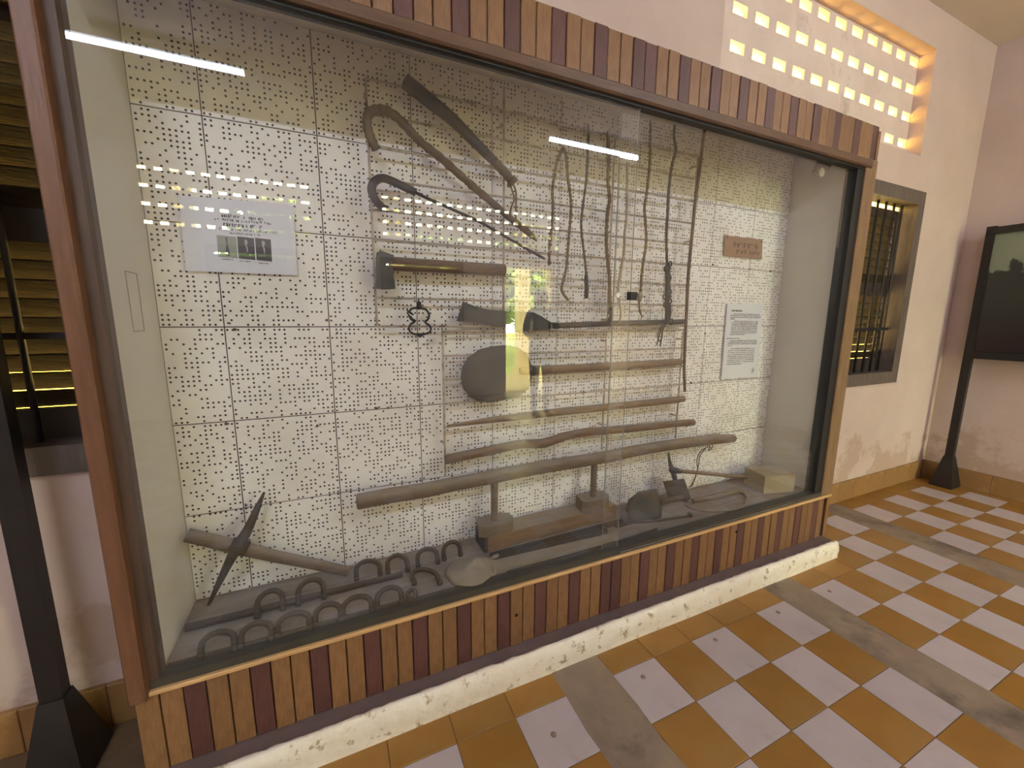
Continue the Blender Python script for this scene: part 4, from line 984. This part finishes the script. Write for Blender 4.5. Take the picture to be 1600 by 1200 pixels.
# right notice
q = [Vector(v) for v in [(0.869, 0.321, 1.398), (1.158, 0.321, 1.403), (1.174, 0.321, 0.985), (0.875, 0.321, 0.988)]]
t = thing('paper_notice', 'white typed notice pinned below the brown plaque', 'notice', q[3])
MB().prism(q, (0, 0.006, 0)).build('sheet', M['paper2'], t)
rough_text('lettering', t, q[3], q[2] - q[3], q[0] - q[3], [(0.12, 0.40, 0.915, 0.022)], M['ink_dark'], rg)
rows = [(0.16, 0.9, 0.872), (0.10, 0.92, 0.85), (0.10, 0.92, 0.828), (0.10, 0.22, 0.806)] + [(0.14 if k else 0.2, 0.86, 0.776 - 0.022 * k) for k in range(8)] + [(0.12, 0.52, 0.60)] + [(0.05, 0.4, 0.548), (0.14, 0.88, 0.518), (0.08, 0.88, 0.496), (0.08, 0.88, 0.474), (0.08, 0.2, 0.45)] + [(0.10 if k else 0.18, 0.84, 0.41 - 0.026 * k) for k in range(8)] + [(0.10, 0.5, 0.20)]
rough_text('lettering', t, q[3], q[2] - q[3], q[0] - q[3], [(a, b, z, 0.013) for a, b, z in rows], M['ink'], rg)
m = MB(); c = q[3] + (q[2] - q[3]) * 0.84 + (q[0] - q[3]) * 0.10 + Vector((0, -0.0012, 0))
for k in range(7):
    a = k * 0.9; m.tube([c, c + Vector((math.cos(a) * 0.016, 0, math.sin(a) * 0.018))], 0.0006, 4)
m.build('signature', M['ink_dark'], t)

# ================================================================ things on the floor of the case
# pickaxe leaning in the corner
t = thing('pickaxe', 'pickaxe leaning on the back boards with curved iron head', 'pickaxe', (-1.507, 0.285, 0.372))
p = [(-1.532, 0.268, 0.637), (-1.472, 0.266, 0.605), (-1.402, 0.262, 0.567), (-1.301, 0.258, 0.512), (-1.187, 0.254, 0.456), (-1.08, 0.249, 0.401)]
MB().tube(p, [0.0215, 0.0225, 0.0225, 0.0205, 0.0190, 0.0180], 12, squash=0.8).build('handle', M['old_wood'], t, True)
p = spline([*[(-1.319, 0.29, 0.732), (-1.345, 0.276, 0.677), (-1.371, 0.262, 0.622), (-1.4, 0.252, 0.577), (-1.43, 0.252, 0.524)], (-1.464, 0.258, 0.457), (-1.504, 0.282, 0.376)], 5)
MB().tube(p, lerps([0.0035, 0.0115, 0.0155, 0.0195, 0.0140, 0.0100, 0.0045], len(p)), 10, squash=0.75).build('head', M['iron'], t, True)
MB().tube([(-1.421, 0.256, 0.585), (-1.401, 0.256, 0.572), (-1.377, 0.256, 0.558)], [0.0255, 0.027, 0.0255], 12, squash=0.8).build('eye', M['iron'], t, True)


# iron leg shackles
def shackle(l, r, h, lean, label, group, rad=0.0084):
    l, r = Vector(l), Vector(r); up = Vector((0, math.sin(lean), math.cos(lean)))
    t = thing('leg_shackle', label, 'shackle', l.lerp(r, 0.5), group)
    d = r - l; w = d.length; pts = [l, l + up * h * 0.35]
    for k in range(9):
        a = math.pi * (1 - k / 8)
        pts.append(l.lerp(r, 0.5) + d.normalized() * (w / 2 * math.cos(a)) + up * (h * 0.5 + h * 0.5 * math.sin(a)))
    pts += [r + up * h * 0.35, r]
    MB().tube(pts, [rad * 0.95, rad * 1.0] + [rad] * 9 + [rad * 1.0, rad * 0.95], 9).build('bow', M['iron_rust'], t, True)
    for c in (l, r):
        MB().tube([c + Vector((-0.008, 0, 0.002)), c + Vector((0, 0, 0.003)), c + Vector((0.008, 0, 0.002))], [0.0085, 0.0105, 0.0085], 10).build('eye', M['iron_rust'], t, True)
    return t


ZR = 0.379
front = [((313, 1029), (364, 1017)), ((378, 1010), (422, 999)), ((434, 994), (485, 982)), ((495, 978), (532, 968)), ((536, 966), (581, 956)), ((590, 950), (627, 940))]
for k, (l, r) in enumerate(zip([(-1.467, 0.036, 0.379), (-1.372, 0.03, 0.379), (-1.28, 0.033, 0.379), (-1.18, 0.035, 0.379), (-1.101, 0.035, 0.379), (-0.999, 0.036, 0.379)], [(-1.388, 0.032, 0.379), (-1.296, 0.029, 0.379), (-1.196, 0.031, 0.379), (-1.108, 0.032, 0.379), (-1.017, 0.032, 0.379), (-0.921, 0.038, 0.379)])):
    shackle(l, r, 0.052, 0.5, 'rusty leg shackle on the front rod, %s from its ring end' % ('sixth', 'fifth', 'fourth', 'third', 'second', 'first')[k], 'leg shackles on the front rod')
a, b = (-1.539, 0.036, 0.379), (-0.886, 0.036, 0.379)
t = thing('iron_rod', 'rusty iron rod through the row of six leg shackles', 'rod', a)
MB().tube([a, Vector(a).lerp(Vector(b), 0.5), b], 0.0072, 9).build('bar', M['iron_rust'], t, True)
c = Vector((-0.887, 0.05, 0.384))
MB().tube([c + Vector((0.014 * math.cos(q / 12 * 6.283), 0.012 * math.sin(q / 12 * 6.283), 0.008 * math.sin(q / 12 * 6.283) + 0.004)) for q in range(12)], 0.0065, 8, closed=True).build('ring_end', M['iron_rust'], t, True)
for l, r, w_ in zip([(-1.348, 0.146, 0.382), (-1.234, 0.158, 0.382)], [(-1.278, 0.155, 0.382), (-1.158, 0.162, 0.382)], ('iron head', 'handle end')):
    shackle(l, r, 0.064, 0.42, 'rusty leg shackle on the thick rear rod, nearer the pickaxe ' + w_, 'leg shackles on the rear rod', 0.0085)
a, b = (-1.538, 0.18, 0.382), (-0.898, 0.183, 0.382)
t = thing('iron_rod', 'thick dusty iron rod through two leg shackles', 'rod', a)
MB().tube([a, Vector(a).lerp(Vector(b), 0.5), b], [0.0115, 0.011, 0.0105], 10).build('bar', M['iron_rust'], t, True)
for l, r, w_ in zip([(-1.052, 0.231, 0.374), (-0.943, 0.223, 0.374), (-0.833, 0.218, 0.374), (-0.73, 0.222, 0.374)], [(-0.971, 0.219, 0.374), (-0.873, 0.21, 0.374), (-0.758, 0.212, 0.374), (-0.663, 0.226, 0.374)], ('fourth', 'third', 'second', 'first')):
    shackle(l, r, 0.058, 0.30, 'loose standing leg shackle, %s counted from the round dish' % w_, 'loose leg shackles')
l, r = [(-0.867, 0.116, 0.378), (-0.783, 0.083, 0.378)]
shackle(l, r, 0.075, 1.45, 'leg shackle lying flat in front of the loose ones', None)

# dusty dish
c = Vector((-0.654, 0.11, 0.371)) + Vector((0, 0, -0.001))
t = thing('round_dish', 'dusty upturned round metal dish with a crumpled rim', 'dish', c)
m = MB(); n = 30; prof = [(0.098, 0.0), (0.100, 0.003), (0.090, 0.012), (0.065, 0.024), (0.030, 0.031), (0.002, 0.033)]; rg = random.Random(9)
wob = [1 + 0.05 * math.sin(3 * k / n * 6.283 + 1) + 0.02 * math.sin(7 * k / n * 6.283) for k in range(n)]
vs = [c + Vector((math.cos(k / n * 6.283) * r * wob[k], math.sin(k / n * 6.283) * r * 0.92 * wob[k], h * (1 + 0.25 * math.sin(k / n * 6.283 * 2)))) for r, h in prof for k in range(n)]
fs = [(i * n + k, i * n + (k + 1) % n, (i + 1) * n + (k + 1) % n, (i + 1) * n + k) for i in range(len(prof) - 1) for k in range(n)] + [tuple(range(n - 1, -1, -1)), tuple((len(prof) - 1) * n + k for k in range(n))]
m.add(vs, fs); m.build('bowl', M['dish'], t, True)
MB().tube([c + Vector((0.085, 0.02, 0.008)), c + Vector((0.105, 0.025, 0.018)), c + Vector((0.12, 0.028, 0.02))], [0.012, 0.011, 0.008], 8).build('lug', M['dish'], t, True)

# long timber with irons and a plank in front of it
a, b = Vector((-0.565, 0.203, 0.371)), Vector((0.111, 0.228, 0.371)); d = b - a; nrm = Vector((-d.y, d.x, 0)).normalized()
t = thing('timber', 'long squared brown timber lying under the beam posts', 'timber', a)
MB().prism([a, b, b + Vector((0, 0, 0.065)), a + Vector((0, 0, 0.065))], nrm * 0.100).build('body', M['box_wood'], t)
MB().prism([a + Vector((-0.002, -0.001, 0.0)), a + Vector((0.012, -0.001, 0.0)), a + Vector((0.012, -0.001, 0.0655)), a + Vector((-0.002, -0.001, 0.0655))], nrm * 0.102).build('end_band', M['iron_rust'], t)
for k, (p0, p1, lab) in enumerate((((-0.555, 0.164, 0.38), (0.107, 0.178, 0.38), 'dark flat iron bar lying against the long timber'), ((-0.563, 0.125, 0.38), (-0.013, 0.136, 0.38), 'dark flat iron bar lying beside the grey plank'))):
    p0, p1 = Vector(p0), Vector(p1); d = (p1 - p0).normalized(); nn = Vector((-d.y, d.x, 0)).normalized()
    t = thing('iron_bar', lab, 'bar', p0)
    MB().prism([p0 - nn * 0.012 + Vector((0, 0, -0.009)), p1 - nn * 0.010 + Vector((0, 0, -0.009)), p1 + nn * 0.010 + Vector((0, 0, -0.009)), p0 + nn * 0.012 + Vector((0, 0, -0.009))], (0, 0, 0.014)).build('bar', M['iron'], t)
    MB().prism([p0 - nn * 0.004 + Vector((0, 0, 0.005)), p1 - nn * 0.003 + Vector((0, 0, 0.005)), p1 + nn * 0.003 + Vector((0, 0, 0.005)), p0 + nn * 0.004 + Vector((0, 0, 0.005))], (0, 0, 0.006)).build('ridge', M['iron'], t)
q = [Vector(v) for v in [(-0.579, 0.123, 0.386), (-0.583, 0.059, 0.386), (-0.015, 0.045, 0.386), (0.01, 0.102, 0.386)]]
t = thing('plank', 'flat grey plank lying behind the lower track', 'plank', q[0])
MB().prism(q, (0, 0, -0.0155)).build('board', M['plank_grey'], t)
MB().prism([v + Vector((0, 0, 0.0002)) for v in (q[0], q[1], q[1].lerp(q[2], 0.04), q[0].lerp(q[3], 0.04))], (0, 0, 0.0025)).build('end_cleat', M['plank_grey'], t)
p = [(-0.538, 0.038, 0.379), (-0.327, 0.038, 0.379), (-0.085, 0.04, 0.379), (0.202, 0.056, 0.379)]
t = thing('iron_rod', 'thin dark iron rod lying along the lower track', 'rod', p[0])
MB().tube(p, 0.0065, 8).build('bar', M['iron'], t, True)
p = [(0.047, 0.148, 0.379), (0.145, 0.15, 0.379), (0.273, 0.114, 0.379), (0.442, 0.088, 0.379)]
t = thing('iron_rod', 'dark iron rod with a round knob under the shovel blade', 'rod', p[0])
MB().tube(p, 0.0062, 8).build('bar', M['iron_rust'], t, True)
k_ = Vector(p[-1]); MB().lathe([(0.003, -0.014), (0.011, -0.009), (0.014, 0.0), (0.011, 0.009), (0.003, 0.014)], k_ + Vector((0, 0, 0.006)), 12).build('knob', M['iron_rust'], t, True)

# shovel head standing on the floor of the case
out = [(0.102, 0.15, 0.451), (0.116, 0.15, 0.495), (0.17, 0.15, 0.523), (0.279, 0.15, 0.52), (0.302, 0.15, 0.477), (0.32, 0.148, 0.409), (0.312, 0.14, 0.365), (0.222, 0.14, 0.371), (0.166, 0.142, 0.375), (0.125, 0.145, 0.402)]
m = MB(); n = len(out); c0 = sum((Vector(o) for o in out), Vector()) / n
rim = [Vector(o) for o in out]; mid = [c0 + (r - c0) * 0.6 + Vector((0, 0.014, 0)) for r in rim]
vs = rim + mid + [c0 + Vector((0, 0.018, 0))]
fs = [(k, (k + 1) % n, n + (k + 1) % n, n + k) for k in range(n)] + [(n + k, n + (k + 1) % n, 2 * n) for k in range(n)]
o_ = len(vs); vs = vs + [v + Vector((0, 0.003, 0)) for v in vs]
fs = fs + [tuple(i + o_ for i in reversed(f)) for f in fs] + [((k + 1) % n, k, k + o_, (k + 1) % n + o_) for k in range(n)]
t = thing('shovel_head', 'grey round nosed shovel head propped on the dusty boards', 'shovel', (0.218, 0.137, 0.37))
m.add(vs, fs); m.build('blade', M['iron_blade'], t, True)
MB().tube([(0.313, 0.16, 0.441), (0.387, 0.16, 0.44), (0.463, 0.16, 0.439)], [0.017, 0.014, 0.013], 10).build('socket', M['iron_rust'], t, True)

# mattock: pointed arm up, broad blade down, handle towards the carton
t = thing('mattock', 'mattock with broad dark blade and long thin handle', 'mattock', (0.494, 0.2, 0.378))
MB().tube(spline([(0.429, 0.235, 0.649), (0.442, 0.235, 0.6), (0.461, 0.235, 0.56), (0.482, 0.235, 0.515), (0.49, 0.235, 0.486)], 4), lerps([0.005, 0.0085, 0.013, 0.0135, 0.0085], 17), 10).build('arm', M['iron'], t, True)
MB().prism([(0.399, 0.222, 0.505), (0.539, 0.222, 0.499), (0.576, 0.205, 0.396), (0.545, 0.202, 0.378), (0.425, 0.205, 0.425)], (0, 0.008, 0)).build('blade', M['iron'], t)
MB().tube([(0.457, 0.235, 0.557), (0.52, 0.235, 0.539)], [0.0175, 0.0125], 10).build('eye', M['iron'], t, True)
p = [(0.488, 0.235, 0.547), (0.646, 0.235, 0.512), (0.846, 0.235, 0.466), (1.041, 0.235, 0.421)]
MB().tube(p, [0.010, 0.0098, 0.0098, 0.0095], 10).build('handle', M['bamboo'], t, True)

# wire hanging from the beam end
t = thing('wire_loop', 'twisted dark wire hanging from the end of the beam', 'wire', (0.61, 0.245, 0.434))
for pp in ([(0.727, 0.232, 0.681), (0.737, 0.232, 0.641), (0.71, 0.232, 0.626), (0.716, 0.232, 0.65), (0.68, 0.232, 0.641), (0.644, 0.232, 0.621), (0.63, 0.232, 0.581), (0.64, 0.232, 0.534), (0.627, 0.232, 0.482), (0.604, 0.232, 0.44)], [(0.686, 0.23, 0.644), (0.648, 0.23, 0.607), (0.644, 0.23, 0.566), (0.631, 0.23, 0.511), (0.609, 0.23, 0.461), (0.583, 0.23, 0.441)]):
    MB().tube(spline(pp, 4), 0.0023, 6).build('strand', M['iron'], t, True)

# sticks, hoop and carton at the right-hand end
p = [(0.578, 0.195, 0.382), (0.719, 0.183, 0.382), (0.908, 0.18, 0.382)]
t = thing('short_stick', 'short thick dusty stick lying inside the wire hoop', 'stick', p[0])
MB().tube(p, [0.0125, 0.012, 0.0115], 10).build('shaft', M['old_wood'], t, True)
p = spline([(0.515, 0.178, 0.377), (0.535, 0.117, 0.377), (0.602, 0.073, 0.377), (0.691, 0.049, 0.377), (0.789, 0.059, 0.377), (0.878, 0.109, 0.377), (0.923, 0.168, 0.377), (0.873, 0.207, 0.377), (0.717, 0.222, 0.377), (0.587, 0.211, 0.377)], 4)
t = thing('wire_hoop', 'bent dusty hoop lying flat near the pale carton', 'hoop', p[0])
MB().tube(p[:-1], 0.0058, 8, closed=True).build('ring', M['old_wood'], t, True)
t = thing('carton', 'pale worn carton standing at the end of the case', 'box', (1.13, 0.15, ZF))
rot = Matrix.Rotation(math.radians(-14), 3, 'Z'); c = Vector((1.14, 0.17, ZF))
def rb(m, x0, x1, y0, y1, z0, z1, ch=0.004):
    b = MB().cham(x0, x1, y0, y1, z0, z1, ch); m.add([c + rot @ Vector(v) for v in b.v], b.f); return m
rb(MB(), -0.095, 0.095, -0.075, 0.075, 0.0, 0.100).build('body', M['carton'], t)
rb(MB(), -0.097, 0.097, -0.077, -0.002, 0.0995, 0.103, 0.001).build('flap', M['carton'], t)
rb(MB(), -0.097, 0.097, 0.002, 0.077, 0.0995, 0.103, 0.001).build('flap', M['carton'], t)

# small grey holder under the top of the case
q = [Vector(v) for v in [(1.118, 0.1, 2.028), (1.163, 0.1, 2.111), (1.262, 0.1, 2.111), (1.214, 0.1, 2.036), (1.181, 0.1, 2.017), (1.139, 0.1, 2.017)]]
t = thing('grey_holder', 'small grey plastic holder hanging under the case top', 'holder', q[1])
MB().prism(q, (0, 0.018, 0)).build('body', M['sensor'], t)
cc = q[0].lerp(q[3], 0.5); MB().lathe([(0.020, -0.003), (0.022, 0.001)], cc, 14, 'y').build('cap', M['white_enamel'], t)
top_ = q[1].lerp(q[2], 0.5); MB().box(top_.x - 0.014, top_.x + 0.014, 0.102, 0.116, top_.z - 0.01, ZT).build('stem', M['sensor'], t)

# ================================================================ picture stands
def stand(x, y, dirv, label, base_lab):
    """black steel stand: two posts on flared feet carrying a framed board; dirv = horizontal direction of the board"""
    d = Vector(dirv); n = Vector((-d.y, d.x, 0)); L_ = 1.25
    t = thing('picture_stand', label, 'picture stand', (x, y, 0))
    o = Vector((x, y, 0)); hw = 0.024
    def pr(a, b, c0, c1, z0, z1):     # box along d (a..b), n (c0..c1)
        P = lambda u, v, z: o + d * u + n * v + Vector((0, 0, z))
        return [P(a, c0, z0), P(b, c0, z0), P(b, c1, z0), P(a, c1, z0), P(a, c0, z1), P(b, c0, z1), P(b, c1, z1), P(a, c1, z1)]
    F = [(3, 2, 1, 0), (4, 5, 6, 7), (0, 1, 5, 4), (1, 2, 6, 5), (2, 3, 7, 6), (3, 0, 4, 7)]
    for u in (0, L_):
        MB().add(pr(u - hw, u + hw, -hw * 0.8, hw * 0.8, 0.0, 2.0), F).build('post', M['stand_black'], t)
        w = 0.066; m = MB(); P = lambda a, b, z: o + d * (u + a) + n * b + Vector((0, 0, z))
        m.add([P(-w, -0.08, 0.0), P(w, -0.08, 0.0), P(w, 0.08, 0.0), P(-w, 0.08, 0.0), P(-w, -0.08, 0.012), P(w, -0.08, 0.012), P(w, 0.08, 0.012), P(-w, 0.08, 0.012),
               P(-0.027, -0.024, 0.25), P(0.027, -0.024, 0.25), P(0.027, 0.024, 0.25), P(-0.027, 0.024, 0.25)],
              [(3, 2, 1, 0), (0, 1, 5, 4), (1, 2, 6, 5), (2, 3, 7, 6), (3, 0, 4, 7), (4, 5, 9, 8), (5, 6, 10, 9), (6, 7, 11, 10), (7, 4, 8, 11), (8, 9, 10, 11)])
        m.build('foot', M['stand_black'], t)
    for a, b, z0, z1 in ((0, L_, 1.94, 1.99), (0, L_, 1.035, 1.085)):
        MB().add(pr(a, b, -0.03, 0.03, z0, z1), F).build('frame_rail', M['stand_black'], t)
    MB().add(pr(0.02, L_ - 0.02, -0.012, 0.012, 1.08, 1.945), F).build('picture', M['print'], t, label='dark landscape picture')
    return t


stand(3.385, 0.165, (0, -1, 0), 'black steel picture stand with a dark landscape in the corner', None)
stand(-1.857, 0.215, (-1, 0, 0), 'black steel picture stand beside the reddish case post', None)

# ================================================================ person in the doorway, mirrored in the glass
def person(x, y):
    V = [(0, 0, 0.93), (0, 0.0, 1.10), (0, 0.01, 1.28), (0, 0.01, 1.40), (0, 0.0, 1.46), (0, 0.0, 1.53), (0, -0.01, 1.615),      # 0-6 pelvis .. head top
         (0.17, 0.01, 1.37), (0.25, 0.03, 1.12), (0.10, 0.18, 1.06), (0.03, 0.23, 1.08),      # 7-10 right arm, hand at the belly
         (-0.17, 0.01, 1.37), (-0.24, 0.02, 1.13), (-0.09, 0.17, 1.04), (-0.02, 0.22, 1.06),  # 11-14 left arm
         (0.09, 0, 0.88), (0.095, 0.01, 0.50), (0.10, -0.01, 0.10), (0.105, 0.05, 0.035), (0.115, 0.15, 0.025),   # 15-19 leg
         (-0.09, 0, 0.88), (-0.09, 0.01, 0.50), (-0.085, -0.01, 0.10), (-0.085, 0.05, 0.035), (-0.09, 0.15, 0.025)]
    E = [(0, 1), (1, 2), (2, 3), (3, 4), (4, 5), (5, 6), (3, 7), (7, 8), (8, 9), (9, 10), (3, 11), (11, 12), (12, 13), (13, 14), (0, 15), (15, 16), (16, 17), (17, 18), (18, 19), (0, 20), (20, 21), (21, 22), (22, 23), (23, 24)]
    Rr = [.15, .135, .155, .125, .044, .086, .096, .066, .047, .036, .032, .062, .047, .036, .032, .095, .062, .045, .045, .032, .095, .062, .045, .045, .032]
    Ry = [.11, .10, .115, .09, .048, .10, .11] + Rr[7:]
    me = bpy.data.meshes.new('body'); me.from_pydata([(a, b, c) for a, b, c in V], E, [])
    tmp = bpy.data.objects.new('body_tmp', me); COL.objects.link(tmp)
    md = tmp.modifiers.new('skin', 'SKIN'); sv = me.skin_vertices[0].data
    for k, (a, b) in enumerate(zip(Rr, Ry)): sv[k].radius = (a, b)
    sv[0].use_root = True
    sb = tmp.modifiers.new('sub', 'SUBSURF'); sb.levels = 2
    dg = bpy.context.evaluated_depsgraph_get(); ev = tmp.evaluated_get(dg); out = bpy.data.meshes.new_from_object(ev)
    bpy.data.objects.remove(tmp)
    out.materials.clear()
    for k in ('shirt', 'trousers', 'skin', 'hair', 'black'): out.materials.append(M[k])
    for p in out.polygons:
        c = p.center; p.use_smooth = True
        if c.z > 1.44: p.material_index = 2
        elif c.z < 0.07: p.material_index = 4
        elif c.z < 0.93 and abs(c.x) < 0.2: p.material_index = 1
        elif (c.y > 0.13 and c.z > 0.95): p.material_index = 2
        else: p.material_index = 0
    t = thing('person', 'person standing with bent arms before the bright doorway', 'person', (x, y, 0))
    o = put('body', out, None, loc=(x, y, 0.008)); setp(o, t); o.matrix_parent_inverse = Matrix.Identity(4); o.location = (0, 0, 0.008)
    # fingers of both hands, held together at the waist
    for sx, hx in ((1, 0.03), (-1, -0.02)):
        for f in range(5):
            b = Vector((hx - sx * 0.005, 0.235, 1.085 - f * 0.014 + (0.03 if f == 0 else 0)))
            l = (0.03, 0.045, 0.05, 0.047, 0.036)[f]
            m = MB().tube([b, b + Vector((-sx * l * 0.6, 0.02, 0)), b + Vector((-sx * l, 0.008, -0.006))], [0.009, 0.0085, 0.007], 7)
            fo = m.build('finger', M['skin'], None, True); fo.parent = t
    # hair: cap over the crown, back and sides of the head
    m = MB(); n = 20; rings = 9; vs = []
    for i in range(rings):
        th = math.pi * 0.64 * i / (rings - 1)
        for k in range(n):
            ph = 2 * math.pi * k / n; f_ = 1 - (0.42 * max(0, math.sin(ph)) if i > 3 else 0) * (i - 3) / 5
            t_ = th * f_
            vs.append((0.098 * math.sin(t_) * math.cos(ph), -0.012 + 0.112 * math.sin(t_) * math.sin(ph), 1.575 + 0.118 * math.cos(t_)))
    m.add(vs, [(i * n + k, i * n + (k + 1) % n, (i + 1) * n + (k + 1) % n, (i + 1) * n + k) for i in range(1, rings - 1) for k in range(n)] + [tuple(range(n, 2 * n))])
    fo = m.build('hair', M['hair'], None, True); fo.parent = t
    # face
    for ex in (-0.032, 0.032):
        fo = MB().lathe([(0.002, -0.004), (0.008, 0), (0.002, 0.004)], (ex, 0.086, 1.56), 8, 'y').build('eye', M['hair'], None); fo.parent = t
    fo = MB().tube([(0, 0.085, 1.565), (0, 0.112, 1.532), (0, 0.09, 1.525)], [0.007, 0.013, 0.008], 7).build('nose', M['skin'], None, True); fo.parent = t
    fo = MB().tube([(-0.024, 0.082, 1.502), (0, 0.09, 1.50), (0.024, 0.082, 1.502)], 0.005, 6).build('mouth', M['plaque_ink'], None, True); fo.parent = t
    for sx in (-1, 1):
        fo = MB().lathe([(0.008, -0.008), (0.020, 0), (0.008, 0.008)], (sx * 0.086, -0.005, 1.548), 8, 'x').build('ear', M['skin'], None, True); fo.parent = t
    return t


person(1.44, -3.46)
